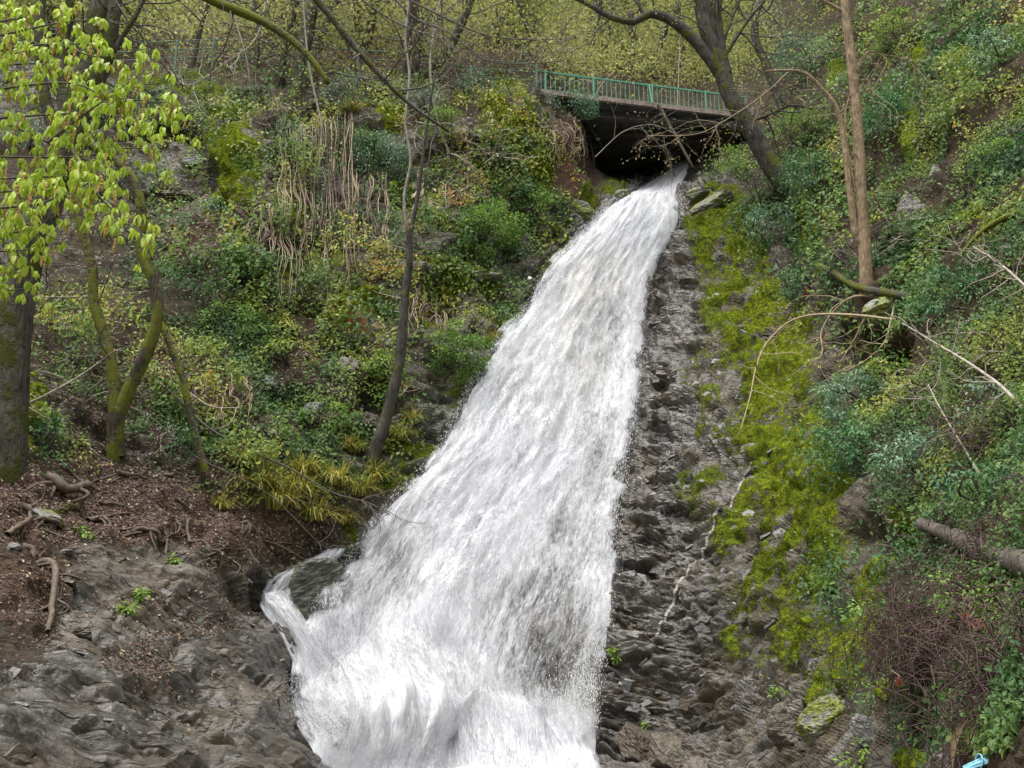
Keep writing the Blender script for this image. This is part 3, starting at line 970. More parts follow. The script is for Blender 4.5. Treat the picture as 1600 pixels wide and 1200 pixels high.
# pool at the foot, with foam
def pool_material():
    m, nt, out = new_mat('foamy pool water')
    g = NT(nt)
    P = g.n('ShaderNodeNewGeometry').outputs['Position']
    f = g.noise(P, 1.1, 6, 0.65, 0.5)
    f2 = g.noise(P, 6, 5, 0.65)
    a = g.math('ADD', g.math('MULTIPLY', f, 0.6), g.math('MULTIPLY', f2, 0.4))
    foam = g.attr('foam').outputs['Fac']
    c = g.ramp(g.math('ADD', a, g.math('MULTIPLY', foam, 0.45)), [(0.52, (0.16, 0.16, 0.13)), (0.70, (0.40, 0.395, 0.37)), (0.92, (0.55, 0.545, 0.52))])
    g.bsdf(out, c, 0.35, 0.4, g.bump(a, 0.8, 0.15))
    return m


gx, gy = np.linspace(-9, 9, 160), np.linspace(2.5, 23.5, 190)
X, Y = np.meshgrid(gx, gy)
foam = np.exp(-((np.maximum(0, 19.6 - Y)) / 7.0) ** 2)
Z = 0.16 + 0.16 * foam * fbm(np.stack([X, Y, 0 * X], -1) * 1.3, 4, 40) + 0.55 * np.exp(-((Y - 20.0) / 1.1) ** 2) * sstep(-5.2, -4.0, X) * sstep(2.4, 1.4, X) * (0.8 + 0.6 * fbm(np.stack([X, Y, 0 * X], -1) * 1.6, 3, 43))
ix = np.arange(X.size).reshape(X.shape)
q = np.stack([ix[:-1, :-1], ix[:-1, 1:], ix[1:, 1:], ix[1:, :-1]], -1).reshape(-1, 4)
tag(add_obj('plunge_pool', make_mesh('plunge_pool', np.stack([X, Y, Z], -1).reshape(-1, 3), q, pool_material(), True, {'foam': foam.ravel()})), 'foaming pool at the foot of the waterfall', kind='structure')

# ------------------------------------------------------------------ generic builders
def path3(pts, Y=None):
    out = []
    for p in pts:
        out.append(at(p[0], p[1], p[2] if len(p) > 2 else Y))
    return np.array(out)


def px2m(w, Y):
    return w * Y / F


def grow(mb, p0, d0, length, r0, level, rng, tips, droop=0.0, wander=0.35, kids=4, sides=5, a=0.0):
    n = 7 if level > 0 else 5
    pts = [np.asarray(p0, float)]
    d = unit(d0)
    for i in range(n):
        d = unit(d + rng.normal(0, wander / math.sqrt(n), 3) + np.array([0, 0, -droop / n]))
        pts.append(pts[-1] + d * length / n)
    pts = np.array(pts)
    mb.tube(pts, np.linspace(r0, r0 * 0.35, n + 1), sides if level > 0 else 3, a)
    if level == 0:
        tips.append(pts[2])
        tips.append(pts[-1])
        return
    for k in range(kids):
        t = rng.uniform(0.25, 1.0)
        i = min(int(t * n), n - 1)
        q = pts[i] + (pts[i + 1] - pts[i]) * (t * n - i)
        ax = unit(pts[i + 1] - pts[i])
        side = unit(np.cross(ax, rng.normal(0, 1, 3)))
        grow(mb, q, ax * rng.uniform(0.4, 0.9) + side * rng.uniform(0.6, 1.0), length * rng.uniform(0.35, 0.6), r0 * 0.45, level - 1, rng, tips, droop, wander, max(2, kids - 1), max(3, sides - 1), a)
    tips.append(pts[-1])


def leaf_cloud(centres, per, spread, size, rng, up=0.5, down=0.35, tmpl=LEAF2, wid=1.0, tlo=0.0, thi=1.0):
    c = np.repeat(np.asarray(centres, float), per, 0)
    N = len(c)
    off = rng.normal(0, 1, (N, 3)) * spread
    d = unit(rng.normal(0, 1, (N, 3)) + np.array([0, 0, -down]))
    nr = unit(rng.normal(0, 0.6, (N, 3)) + np.array([0, -0.35, up]))
    tint = np.clip(np.repeat(rng.uniform(tlo, thi, len(centres)), per) * 0.6 + rng.uniform(tlo, thi, N) * 0.4, 0, 1)
    return leaves(c + off, d, nr, size * rng.uniform(0.6, 1.25, N), tint, tmpl, wid)


def foliage_obj(name, V, Fc, T, mat, parent, loc):
    return add_obj(name, make_mesh(name, V - np.asarray(loc), Fc, mat, False, {'tint': T}), parent)


def shrub(name, px, py, w, h, mat, label, cat='shrub', group=None, leaf=0.10, dens=1.0, wid=1.0, seed=0, lift=0.15, tmpl=LEAF2, stem=None, hang=0.0, tlo=0.0, thi=1.0):
    rng = np.random.default_rng(1000 + seed + int(px) * 7 + int(py))
    p, n = surf(px, py)
    Y = p[1]
    rx, rz = px2m(w, Y) / 2, px2m(h, Y) / 2
    ry = 0.55 * min(rx, rz) + 0.25 * max(rx, rz)
    nrm = unit(n + np.array([0, -0.4, 0.35]))
    base = p - n * 0.12
    cen = p + nrm * (ry * 0.45 + lift) + np.array([0, 0, -hang * rz])
    root = thing(name, base, label, cat, group)
    ncl = max(9 if w > 40 else 4, int(26 * dens * min(2.2, (rx * rz / 0.8) ** 0.7)))
    d = unit(rng.normal(0, 1, (ncl * 3, 3)))
    d = d[d @ nrm > -0.25][:ncl]
    rr = rng.uniform(0.45, 1.0, (len(d), 1)) ** 0.6
    cl = cen + d * rr * np.array([rx, ry, rz])
    cr = 0.30 * (rx * ry * rz) ** (1 / 3) + (0.08 if w > 40 else 0.03)
    per = int(np.clip(dens * 62 * (cr / 0.33) ** 2 * (0.10 / leaf) ** 2, 14, 150))
    c = np.repeat(cl, per, 0)
    N = len(c)
    o = unit(rng.normal(0, 1, (N, 3)) + np.repeat(d, per, 0) * 0.7 + np.array([0, 0, 0.25]))
    pos = c + o * cr * rng.uniform(0.35, 1.05, (N, 1)) * np.array([1.15, 1.0, 0.75])
    dirs = unit(o * 0.8 + rng.normal(0, 0.4, (N, 3)) + np.array([0, -0.1, -0.55]))
    nr = unit(o * 0.6 + np.array([0, -0.15, 0.8]) + rng.normal(0, 0.2, (N, 3)))
    tint = np.clip(tlo + (thi - tlo) * (0.55 * np.repeat(rng.random(len(cl)), per) + 0.45 * rng.random(N)), 0, 1)
    V, Fc, T = leaves(pos, dirs, nr, leaf * rng.uniform(0.65, 1.25, N), tint, tmpl, wid)
    foliage_obj('foliage', V, Fc, T, mat, root, base)
    for k in range(4):
        i = rng.integers(len(cl))
        mb = MB()
        mid = (base + cl[i]) / 2 + rng.normal(0, 0.08, 3)
        mb.tube(spline([base, mid, cl[i]], 7), np.linspace(0.03, 0.01, 7) * (0.6 + ry), 5)
        mb.build('stem', stem or M_TWIG, root, True, base)
    return root


def tuft(px, py, hpx, label, mat=None, group=None, nb=70, spread=0.6, seed=0, name='grass_tuft', cat='grass tuft', tlo=0.0, thi=1.0, width=1.0):
    rng = np.random.default_rng(50 + seed + int(px) + 3 * int(py))
    p, n = surf(px, py)
    L = px2m(hpx, p[1])
    base = p - n * 0.03
    root = thing(name, base, label, cat, group)
    for part in range(2):
        m = nb // 2
        th = rng.uniform(0, 2 * np.pi, m)
        out = np.stack([np.cos(th), np.sin(th) * 0.7 - 0.25, 0 * th], -1)
        V, Fs, Ts, k = [], [], [], 0
        seg = 5
        o = base + rng.normal(0, 0.10 * L, (m, 3)) * np.array([1, 1, 0.2])
        ln = L * rng.uniform(0.6, 1.15, m)
        sp = rng.uniform(0.25, 1.0, m) * spread
        wd = L * 0.014 * width * rng.uniform(0.7, 1.3, m)
        lat = unit(np.cross(out, np.array([0, 0, 1.0])))
        rows = []
        for i in range(seg + 1):
            t = i / seg
            c = o + out * (ln * sp * t)[:, None] + np.array([0, 0, 1.0]) * (ln * (t * 0.85 - sp * 1.05 * t * t))[:, None]
            w = wd * (1 - t) ** 0.7 + 0.002
            rows.append(np.stack([c - lat * w[:, None], c + lat * w[:, None]], 1))
        R = np.stack(rows, 1)            # m, seg+1, 2, 3
        Vv = R.reshape(-1, 3)
        b = (np.arange(m) * (seg + 1) * 2)[:, None]
        i = np.arange(seg)[None, :] * 2
        q = np.stack([b + i, b + i + 1, b + i + 3, b + i + 2], -1).reshape(-1, 4)
        tint = np.repeat(tlo + (thi - tlo) * rng.random(m), (seg + 1) * 2)
        add_obj('blades', make_mesh('blades', Vv - base, q, mat or M_SEDGE, False, {'tint': tint}), root)
    return root


def rock(px, py, w, h, mat, label, group=None, seed=0, depthf=0.7, tilt=0.0, sink=0.35, name='boulder', cat='rock', flat=1.0, surface=None):
    rng = np.random.default_rng(300 + seed)
    p, n = surf(px, py) if surface is None else surface
    Y = p[1]
    rx, rz = px2m(w, Y) / 2, px2m(h, Y) / 2
    res = 2 if w * h > 3000 else 1
    th = np.linspace(0, np.pi, 24 * res + 1)
    ph = np.linspace(0, 2 * np.pi, 48 * res + 1)
    TH, PHI = np.meshgrid(th, ph, indexing='ij')
    dr = np.stack([np.sin(TH) * np.cos(PHI), np.sin(TH) * np.sin(PHI), np.cos(TH)], -1)
    K = unit(rng.normal(0, 1, (16, 3)))
    dk = rng.uniform(0.72, 1.05, 16)
    dots = np.clip(dr @ K.T, 0.05, None)
    r = np.min(dk / dots, -1)
    r = np.minimum(r, 1.35)
    V = dr * r[..., None]
    V = V * (1 + 0.09 * ridged(V * 2.0 * np.array([1, 1, 3.5]) + seed, 4, seed)[..., None] + 0.05 * fbm(V * 7 + seed, 3, seed)[..., None])
    V = V * np.array([rx, max(rx, rz) * depthf, rz * flat])
    c, s = math.cos(tilt), math.sin(tilt)
    V = np.stack([V[..., 0] * c - V[..., 2] * s, V[..., 1], V[..., 0] * s + V[..., 2] * c], -1)
    base = p - unit(n) * (sink * min(rx, rz))
    a, b = V.shape[:2]
    ix = np.arange(a * b).reshape(a, b)
    q = np.stack([ix[:-1, :-1], ix[1:, :-1], ix[1:, 1:], ix[:-1, 1:]], -1).reshape(-1, 4)
    o = add_obj(name, make_mesh(name, V.reshape(-1, 3), q, mat, False), None, base)
    return tag(o, label, cat, group)


def box_between(p0, p1, w, h, up=(0, 0, 1)):
    p0, p1 = np.asarray(p0, float), np.asarray(p1, float)
    t = unit(p1 - p0)
    s = unit(np.cross(t, np.asarray(up, float)))
    u = np.cross(s, t)
    V = []
    for p in (p0, p1):
        for a, b in ((-1, -1), (1, -1), (1, 1), (-1, 1)):
            V.append(p + s * a * w / 2 + u * b * h / 2)
    Fq = [[0, 1, 2, 3], [7, 6, 5, 4], [0, 4, 5, 1], [1, 5, 6, 2], [2, 6, 7, 3], [3, 7, 4, 0]]
    return np.array(V), np.array(Fq)


def box_part(name, p0, p1, w, h, mat, parent, loc, up=(0, 0, 1)):
    V, Fq = box_between(p0, p1, w, h, up)
    return add_obj(name, make_mesh(name, V - np.asarray(loc), Fq, mat, False), parent)


# ------------------------------------------------------------------ schist plates on the slabs: parts of the hillside
def plate_mesh(seed, thin):
    rng = np.random.default_rng(seed)
    k = rng.integers(4, 7)
    th = np.sort(rng.uniform(0, 2 * np.pi, 4)) * 0 + np.linspace(0, 2 * np.pi, 4, endpoint=False) + rng.uniform(-0.35, 0.35, 4)
    r = rng.uniform(0.75, 1.15, 4)
    lo = np.stack([r * np.cos(th), 0.7 * r * np.sin(th), -thin + 0 * th], -1)
    hi = np.stack([r * 0.86 * np.cos(th + 0.08), 0.62 * r * np.sin(th + 0.08), thin * rng.uniform(0.5, 1.2, 4)], -1)
    V = np.concatenate([lo, hi])
    Fq = [[3, 2, 1, 0], [4, 5, 6, 7]] + [[i, (i + 1) % 4, 4 + (i + 1) % 4, 4 + i] for i in range(4)]
    return make_mesh('stone', V, Fq, M_STONE_GREY if seed % 4 else M_STONE_BROWN, False)


PLATES = [plate_mesh(s, 0.11) for s in range(8)]


def scatter_plates(name, spec, total, nstrat, smin, smax, seed, limit=300):
    rng = np.random.default_rng(seed)
    xs, ys = [], []
    while len(xs) < total:
        x, y = rng.uniform(spec[0][0], spec[0][1]), rng.uniform(spec[0][2], spec[0][3])
        if rng.random() < float(blobs(np.array(x), np.array(y), spec[1])) and in_water(np.array(x), np.array(y), 4) < 0.1:
            xs.append(x)
            ys.append(y)
    p, n = surf(xs, ys)
    size = (smin + (smax - smin) * rng.random(total) ** 2.5) * np.clip(p[:, 1] / 20, 0.6, 1.3)
    order = np.argsort(-size / p[:, 1])
    from mathutils import Matrix
    Vs, Fs, k = [], [], 0
    for r_, i in enumerate(order):
        z = unit(0.8 * n[i] + 0.45 * nstrat + rng.normal(0, 0.14, 3))
        x = unit(np.cross(z, unit(nstrat + rng.normal(0, 0.25, 3))))
        y = np.cross(z, x)
        R3 = np.stack([x, y, z], 1)
        pos = p[i] - n[i] * size[i] * 0.12
        if r_ < limit:
            o = add_obj(name, PLATES[int(rng.integers(8))], hillside)
            M = Matrix(np.block([[R3 * size[i], pos[:, None]], [np.zeros((1, 3)), np.ones((1, 1))]]).tolist())
            o.matrix_local = M
        else:
            me = PLATES[int(rng.integers(8))]
            co = np.empty(24, np.float32)
            me.vertices.foreach_get('co', co)
            Vs.append(co.reshape(-1, 3) @ (R3 * size[i]).T + pos)
            Fs.append(np.array([[3, 2, 1, 0], [4, 5, 6, 7], [0, 1, 5, 4], [1, 2, 6, 5], [2, 3, 7, 6], [3, 0, 4, 7]]) + k)
            k += 8
    if Vs:
        o = add_obj('small_' + name, make_mesh('small_' + name, np.concatenate(Vs), np.concatenate(Fs), M_STONE_GREY, False), hillside)
        o['kind'] = 'stuff'


scatter_plates('stone', ((940, 1300, 340, 1195), [(1040, 500, 60, 130, .9), (1060, 700, 80, 160, 1), (1050, 900, 110, 160, 1), (1030, 1090, 110, 110, .9), (1150, 900, 90, 260, .55), (1200, 1100, 80, 90, .7)]), 900, nB, 0.05, 0.26, 71)
scatter_plates('rock_plate', ((-30, 470, 850, 1200), [(250, 1110, 280, 80, .9), (100, 960, 140, 70, .6), (330, 930, 120, 40, .8), (400, 1000, 70, 120, .6)]), 130, nA, 0.06, 0.30, 72)

# ------------------------------------------------------------------ moss blades, creepers, fallen leaves: nobody could count them
def scatter(n, box, maskf, rng):
    xs, ys = [], []
    got = 0
    while got < n:
        x = rng.uniform(box[0], box[1], n)
        y = rng.uniform(box[2], box[3], n)
        k = rng.random(n) < maskf(x, y)
        xs.append(x[k])
        ys.append(y[k])
        got += k.sum()
        if got == 0:
            break
    return np.concatenate(xs)[:n], np.concatenate(ys)[:n]


rng = np.random.default_rng(5)
mossmask = lambda x, y: sstep(0.35, 0.8, bil(moss, GX, GY, x, y) + 0.35 * bil(MN, GX, GY, x, y))
MN = fbm(P0 * 1.6, 3, 77)
x, y = scatter(60000, (-40, 1640, 60, 1220), mossmask, rng)
p, n = surf(x, y)
dirs = unit(n * 0.5 + np.array([0, 0, -0.55]) + rng.normal(0, 0.5, p.shape))
MOSSBL = (np.array([[0, 0.16, 0], [0, -0.16, 0], [1, 0, 0], [0.5, 0.25, 0.15]]), np.array([[0, 1, 2], [0, 2, 3]]))
V, Fc, T = leaves(p - n * 0.02, dirs, n, rng.uniform(0.03, 0.075, len(p)) * np.clip(p[:, 1] / 22, 0.6, 1.4), np.clip(0.45 + 0.6 * fbm(p * 1.3, 3, 3) + rng.normal(0, 0.18, len(p)), 0, 1), MOSSBL)
o = add_obj('moss', make_mesh('moss', V, Fc, M_MOSSTUFT, False, {'tint': T}))
tag(o, 'yellow green moss carpeting the wet rocks', 'moss', kind='stuff')

CREEP = [(430, 520, 130, 110, 1), (330, 560, 130, 110, .7), (480, 640, 110, 90, .9), (300, 480, 110, 90, .6), (560, 420, 90, 80, .55), (640, 300, 160, 120, .55), (500, 250, 140, 100, .6), (720, 200, 120, 80, .5), (840, 320, 50, 60, .8), (330, 660, 120, 50, .8),
         (120, 560, 120, 90, .5), (110, 660, 70, 60, .5), (240, 330, 90, 70, .35), (430, 730, 90, 50, .7), (700, 420, 80, 60, .6), (560, 600, 60, 60, .7), (350, 420, 80, 60, .7), (780, 400, 60, 60, .5), (400, 380, 60, 80, .6),
         (1530, 180, 140, 170, 1), (1450, 260, 70, 110, .7), (1400, 120, 90, 110, .6), (1530, 400, 130, 120, .9), (1300, 240, 90, 110, .7), (1220, 350, 70, 60, .8), (1480, 560, 130, 120, .8), (1420, 700, 100, 130, .9), (1540, 720, 110, 120, .9), (1290, 430, 60, 60, .6),
         (1160, 280, 80, 40, .7), (1500, 300, 110, 90, .9), (1560, 200, 90, 110, .9), (1420, 330, 60, 90, .9), (1400, 430, 60, 50, .8), (1470, 450, 90, 70, .9), (1340, 230, 60, 90, .8), (1350, 330, 50, 60, .7), (1440, 60, 160, 90, .9), (1330, 80, 70, 90, .7), (1590, 560, 60, 110, .9), (1250, 60, 120, 80, .7), (1580, 950, 60, 120, .6), (1400, 1080, 60, 50, .5), (1310, 900, 30, 60, .4), (1500, 900, 90, 80, .6), (600, 140, 300, 40, .65), (250, 150, 260, 45, .6), (300, 230, 100, 60, .4), (780, 260, 90, 110, .6), (1600, 1060, 90, 150, .6), (1480, 1100, 80, 70, .4), (860, 400, 30, 60, .6), (800, 470, 40, 40, .5)]
CN = fbm(P0 * 0.8, 3, 91)
creepmask = lambda x, y: np.clip(blobs(x, y, CREEP) * sstep(-0.45, 0.12, bil(CN, GX, GY, x, y)) * (1 - in_water(x, y, 15)), 0, 1)
for nm, cnt, box, mat, lab, tl, th_ in (('creeper', 66000, (-40, 905, 110, 790), M_MIXED, 'low green and yellow creeper leaves over the left cliff', 0.0, 1.0),
                                       ('ivy', 100000, (1100, 1660, -30, 1200), M_MIXED, 'dark ivy and creeper leaves over the right bank', 0.0, 0.86)):
    x, y = scatter(cnt, box, creepmask, rng)
    p, n = surf(x, y)
    off = (np.abs(rng.normal(0, 0.10, len(p))) + 0.75 * sstep(0.02, 0.5, fbm(p * 0.75, 2, 19)) * rng.random(len(p)) ** 0.6) * np.clip(p[:, 1] / 20, 0.4, 1.4)
    pos = p + n * off[:, None] + np.array([0, 0, 1.0]) * (off * 0.3)[:, None]
    dirs = unit(rng.normal(0, 0.7, p.shape) + np.array([0, -0.25, -0.55]))
    nr = unit(n * 0.6 + np.array([0, -0.2, 0.8]) + rng.normal(0, 0.2, p.shape))
    ti = np.clip(tl + (th_ - tl) * (0.40 + 0.8 * fbm(p * 0.5, 3, 8) + rng.normal(0, 0.11, len(p))), 0, 1)
    V, Fc, T = leaves(pos, dirs, nr, (0.055 + 0.11 * rng.random(len(p)) ** 1.6) * (1 + 0.45 * fbm(p * 0.4, 2, 28)) * np.clip(p[:, 1] / 22, 0.5, 1.3), ti, LEAF2, 1.15)
    tag(add_obj(nm, make_mesh(nm, V, Fc, mat, False, {'tint': T})), lab, nm, kind='stuff')

LITB = [(150, 790, 330, 60, 1), (400, 830, 110, 50, .9), (215, 1030, 45, 25, .9), (290, 985, 80, 12, .9), (240, 1060, 30, 25, .7), (300, 640, 260, 90, .4), (640, 95, 300, 25, .8), (310, 360, 90, 60, .5), (1250, 470, 40, 60, .3), (300, 950, 150, 30, .35), (60, 930, 60, 60, .4), (350, 1090, 120, 50, .12)]
x, y = scatter(30000, (-40, 1300, 60, 1190), lambda x, y: blobs(x, y, LITB) * (1 - in_water(x, y, 10)), rng)
p, n = surf(x, y)
V, Fc, T = leaves(p + n * 0.015, unit(np.cross(n, rng.normal(0, 1, p.shape))), unit(n + rng.normal(0, 0.35, p.shape)), rng.uniform(0.04, 0.10, len(p)) * np.clip(p[:, 1] / 20, 0.7, 1.8), np.clip(rng.normal(0.45, 0.27, len(p)), 0, 1), LEAF2, 1.3)
tag(add_obj('fallen_leaves', make_mesh('fallen_leaves', V, Fc, M_LITTER, False, {'tint': T})), 'reddish brown fallen leaves on the muddy left slope', 'leaves', kind='stuff')

# ------------------------------------------------------------------ bridge over the top of the falls
bA, bB = at(838, 144, 35.9), at(1165, 184, 38.1)
zdk = float((bA[2] + bB[2]) / 2)
bA[2] = bB[2] = zdk
bt = unit(bB - bA)
bn = unit(np.cross(np.array([0, 0, 1.0]), bt))
if bn[1] < 0:
    bn = -bn
bridge = thing('road_bridge', bA, 'dark steel bridge with green railing above the falls', 'bridge')
bk0, bk1 = at(940, 318, 46.9), at(1165, 186, 39.6)
bk0[2] = bk1[2] = zdk


def slab(name, poly, z0, z1, mat, parent, loc):
    k = len(poly)
    V = np.array([[p[0], p[1], z0] for p in poly] + [[p[0], p[1], z1] for p in poly])
    Fs = [[0, 1, 2, 3], [7, 6, 5, 4]] + [[i, i + 4, (i + 1) % 4 + 4, (i + 1) % 4] for i in range(4)]
    return add_obj(name, make_mesh(name, V - np.asarray(loc), Fs, mat, False), parent)


slab('deck', [bA, bB, bk1, bk0 + (bk0 - bk1) * 0.12], zdk - 0.14, zdk + 0.03, M_STEEL, bridge, bA)
box_part('edge_beam', bA - bn * 0.10 + np.array([0, 0, -0.02]), bB - bn * 0.10 + np.array([0, 0, -0.02]), 0.16, 0.20, M_EDGE, bridge, bA)
for i, t in enumerate((0.10, 0.30, 0.50, 0.70, 0.86)):
    a = bA * (1 - t) + bk0 * t
    b = bB * (1 - t) + bk1 * t
    V0 = np.array([0, 0, -0.14 - 0.15])
    box_part('girder', a + V0, b + V0, 0.16, 0.30, M_STEEL, bridge, bA)
    box_part('flange', a + V0 + np.array([0, 0, -0.175]), b + V0 + np.array([0, 0, -0.175]), 0.34, 0.045, M_RUST, bridge, bA)
box_part('rear_girder', bk0 + np.array([0, 0, -0.30]), bk1 + np.array([0, 0, -0.30]), 0.2, 0.32, M_RUST, bridge, bA)
for t in (0.2, 0.42, 0.64, 0.84):
    a = bA * (1 - t) + bB * t
    b = bk0 * (1 - t) + bk1 * t
    box_part('cross_brace', a + np.array([0, 0, -0.5]), b + np.array([0, 0, -0.50]), 0.09, 0.09, M_RUST, bridge, bA)
up = np.array([0, 0, 1.0])
r0, r1 = bA - bn * 0.02, bB - bn * 0.02
LB = float(np.linalg.norm(r1 - r0))
railing = box_part('railing', r0 + up * 1.05, r1 + up * 1.05, 0.07, 0.065, M_RAIL, bridge, bA)
box_part('bottom_rail', r0 + up * 0.16, r1 + up * 0.16, 0.04, 0.04, M_RAIL, railing, bA)
V, Fq = box_between((0, 0, 0.182), (0, 0, 1.027), 0.028, 0.028, (0, 1, 0))
bal = make_mesh('baluster', V, Fq, M_RAIL, False)
nb = 46
for i in range(nb + 1):
    q = r0 + (r1 - r0) * (i / nb)
    add_obj('baluster', bal, railing, q - bA, (random.uniform(-0.015, 0.015), random.uniform(-0.02, 0.02), 0))
V, Fq = box_between((0, 0, 0.02), (0, 0, 1.09), 0.075, 0.075, (0, 1, 0))
post = make_mesh('post', V, Fq, M_RAIL, False)
for t in (0.04, 0.262, 0.54, 0.80, 0.97):
    add_obj('post', post, railing, r0 + (r1 - r0) * t - bA - bn * 0.06)
q = r0 + (r1 - r0) * 0.525
box_part('strut', q - bn * 0.35 + up * -0.05, q - bn * 0.07 + up * 1.02, 0.05, 0.05, M_RAIL, railing, bA)

for pts, r, lab in (([(1028, 163, 36.9), (1083, 262, 37.8)], 0.075, 'long weathered pole leaning from bridge edge to right bank'),
                    ([(1034, 226, 40.0), (1062, 294, 39.0)], 0.06, 'short brown pole leaning under the bridge above the white gap'),
                    ([(1008, 250, 43), (1056, 300, 39.4)], 0.05, 'thin dark bar slanting down across the white gap under bridge')):
    P3 = path3(pts)
    mb = MB()
    mb.tube(spline(P3, 8), np.linspace(r, r * 0.8, 8), 7, 0, 0.08)
    o = mb.build('leaning_pole', M_POLE if 'dark' not in lab else M_RUST, None, True, P3[-1])
    o.location = P3[-1]
    tag(o, lab, 'pole', 'poles under the bridge')

# ------------------------------------------------------------------ green fence along the path at the top left
fp = [(-120, 62), (60, 66), (175, 68), (277, 64), (335, 62), (405, 64), (480, 72), (560, 78), (640, 84), (735, 92), (838, 100)]
fy = 34.6
fence_pts = np.array([at(x, y, fy + 1.2 * (i / 10)) for i, (x, y) in enumerate(fp)])
fence = thing('metal_fence', fence_pts[0] - up * 1.2, 'thin grey green railing fence along the path on the upper left', 'fence')
for hgt in (0.0, -0.42, -0.84):
    mb = MB()
    mb.tube(spline(fence_pts + up * hgt, 60), 0.022, 5)
    mb.build('rail', M_FENCE, fence, True, fence_pts[0] - up * 1.2)
for q in fence_pts:
    box_part('post', q - up * 1.6, q + up * 0.05, 0.075, 0.075, M_FENCE, fence, fence_pts[0] - up * 1.2, (0, 1, 0))
# ------------------------------------------------------------------ trees
def limb(mb, pts, r0, r1, n=16, sides=8, a=0.0, lump=0.12, seed=0):
    P3 = spline(pts, n)
    mb.tube(P3, np.linspace(r0, r1, n), sides, a, lump, seed)
    return P3


def twigs_along(mb, P3, count, length, r, rng, tips, level=1, droop=0.2, t0=0.3, out=None, kids=3):
    for _ in range(count):
        t = rng.uniform(t0, 0.98)
        i = int(t * (len(P3) - 1))
        i = min(i, len(P3) - 2)
        ax = unit(P3[i + 1] - P3[i])
        side = unit(np.cross(ax, rng.normal(0, 1, 3)))
        d = ax * 0.5 + side
        if out is not None:
            d = d + np.asarray(out)
        grow(mb, P3[i], d, length * rng.uniform(0.5, 1.2), r, level, rng, tips, droop, 0.6, kids, 4)


def tree(name, label, cat, stems, bark, Y=None, group=None, limbs=(), twig=(14, 1.6, 0.02), leaf=None, seed=0, twigmat=None, droop=0.2, level=1, moss_tint=0.0, flare=1.35):
    """stems / limbs: list of (pixel path, radius at base, radius at tip); each stem is rooted where its path starts"""
    rng = np.random.default_rng(seed + 400)
    base = path3(stems[0][0][:1], Y)[0]
    root = thing(name, base, label, cat, group)
    alltips = []

    def twigs(P3, part, n=None):
        if not twig:
            return
        tips, mb = [], MB()
        twigs_along(mb, P3, n or twig[0], twig[1], twig[2], rng, tips, level, droop)
        mb.build('twig_spray', twigmat or M_TWIG, part, True, base)['kind'] = 'stuff'
        alltips.extend(tips)
    for k, (pp, ra, rb) in enumerate(stems):
        Yk = Y if k == 0 else float(ground_depth(pp[0][0], pp[0][1])) - 0.1 if pp[0][1] > 690 else Y
        mb = MB()
        pts = path3(pp, Yk)
        pts = np.concatenate([[pts[0] + np.array([0, 0.15, -0.7])], pts])
        P3 = spline(pts, 26)
        rad = np.linspace(ra, rb, 26) * (1 + (flare - 1) * np.exp(-np.arange(26) / 1.6))
        mb.tube(P3, rad, 10, moss_tint, 0.16, seed + k)
        twigs(P3, mb.build('trunk', bark, root, True, base))
    for k, (pp, ra, rb, *lm) in enumerate(limbs):
        mb = MB()
        P3 = limb(mb, path3(pp, Y), ra, rb, 20, 7, moss_tint, 0.14, seed + 9 + k)
        twigs(P3, mb.build('limb', lm[0] if lm else bark, root, True, base))
    if leaf and alltips:
        mat, per, spread, size = leaf
        V, Fc, T = leaf_cloud(np.array(alltips), per, spread, size, rng)
        foliage_obj('crown', V, Fc, T, mat, root, base)
    return root


gd = lambda x, y: float(ground_depth(x, y))

# the big old tree on the left edge
Yb = gd(20, 735) - 0.2
tree('old_tree', 'large old grey trunk with mossy foot at the left edge, splitting into dark stems', 'tree',
     [([(-2, 760), (6, 690), (12, 600), (24, 480), (52, 370), (100, 240), (132, 140), (150, 60), (170, -40), (200, -160)], 0.42, 0.20)],
     M_BARK_GREY, Yb,
     limbs=[([(112, 215), (100, 130), (98, 60), (118, -20), (120, -120)], 0.17, 0.10), ([(100, 250), (70, 150), (62, 60), (66, -40), (60, -140)], 0.13, 0.08),
            ([(140, 140), (162, 95), (175, 30), (186, -40), (220, -140)], 0.20, 0.12), ([(125, 170), (160, 110), (190, 60), (217, 15), (250, -60)], 0.07, 0.04),
            ([(170, -30), (250, -45), (330, 0), (385, 22), (430, 45), (470, 75), (500, 110), (512, 130)], 0.13, 0.05, M_BARK_MOSS),
            ([(200, -150), (350, -120), (450, -40), (495, 0), (560, 80), (610, 135), (650, 170), (700, 205)], 0.11, 0.025)],
     twig=(7, 2.0, 0.02), seed=1, droop=0.5, level=1, moss_tint=0.12)
mb = MB()
# mossy multi-stem tree in front of the slope
Ym = gd(178, 700) - 0.15
tree('mossy_tree', 'slender curving tree stems wrapped in bright green moss on the left slope', 'tree',
     [([(176, 705), (180, 640), (176, 580), (158, 510), (146, 470), (145, 420), (128, 360), (118, 310), (112, 270), (95, 200)], 0.15, 0.08),
      ([(182, 660), (205, 600), (232, 545), (246, 490), (240, 440), (222, 395), (222, 340), (212, 290), (185, 255), (140, 225)], 0.15, 0.10),
      ([(322, 748), (310, 700), (298, 650), (285, 590), (262, 530), (250, 500)], 0.11, 0.07)],
     M_BARK_MOSS, Ym, twig=(4, 1.5, 0.018), seed=2, twigmat=M_TWIG, droop=0.1)
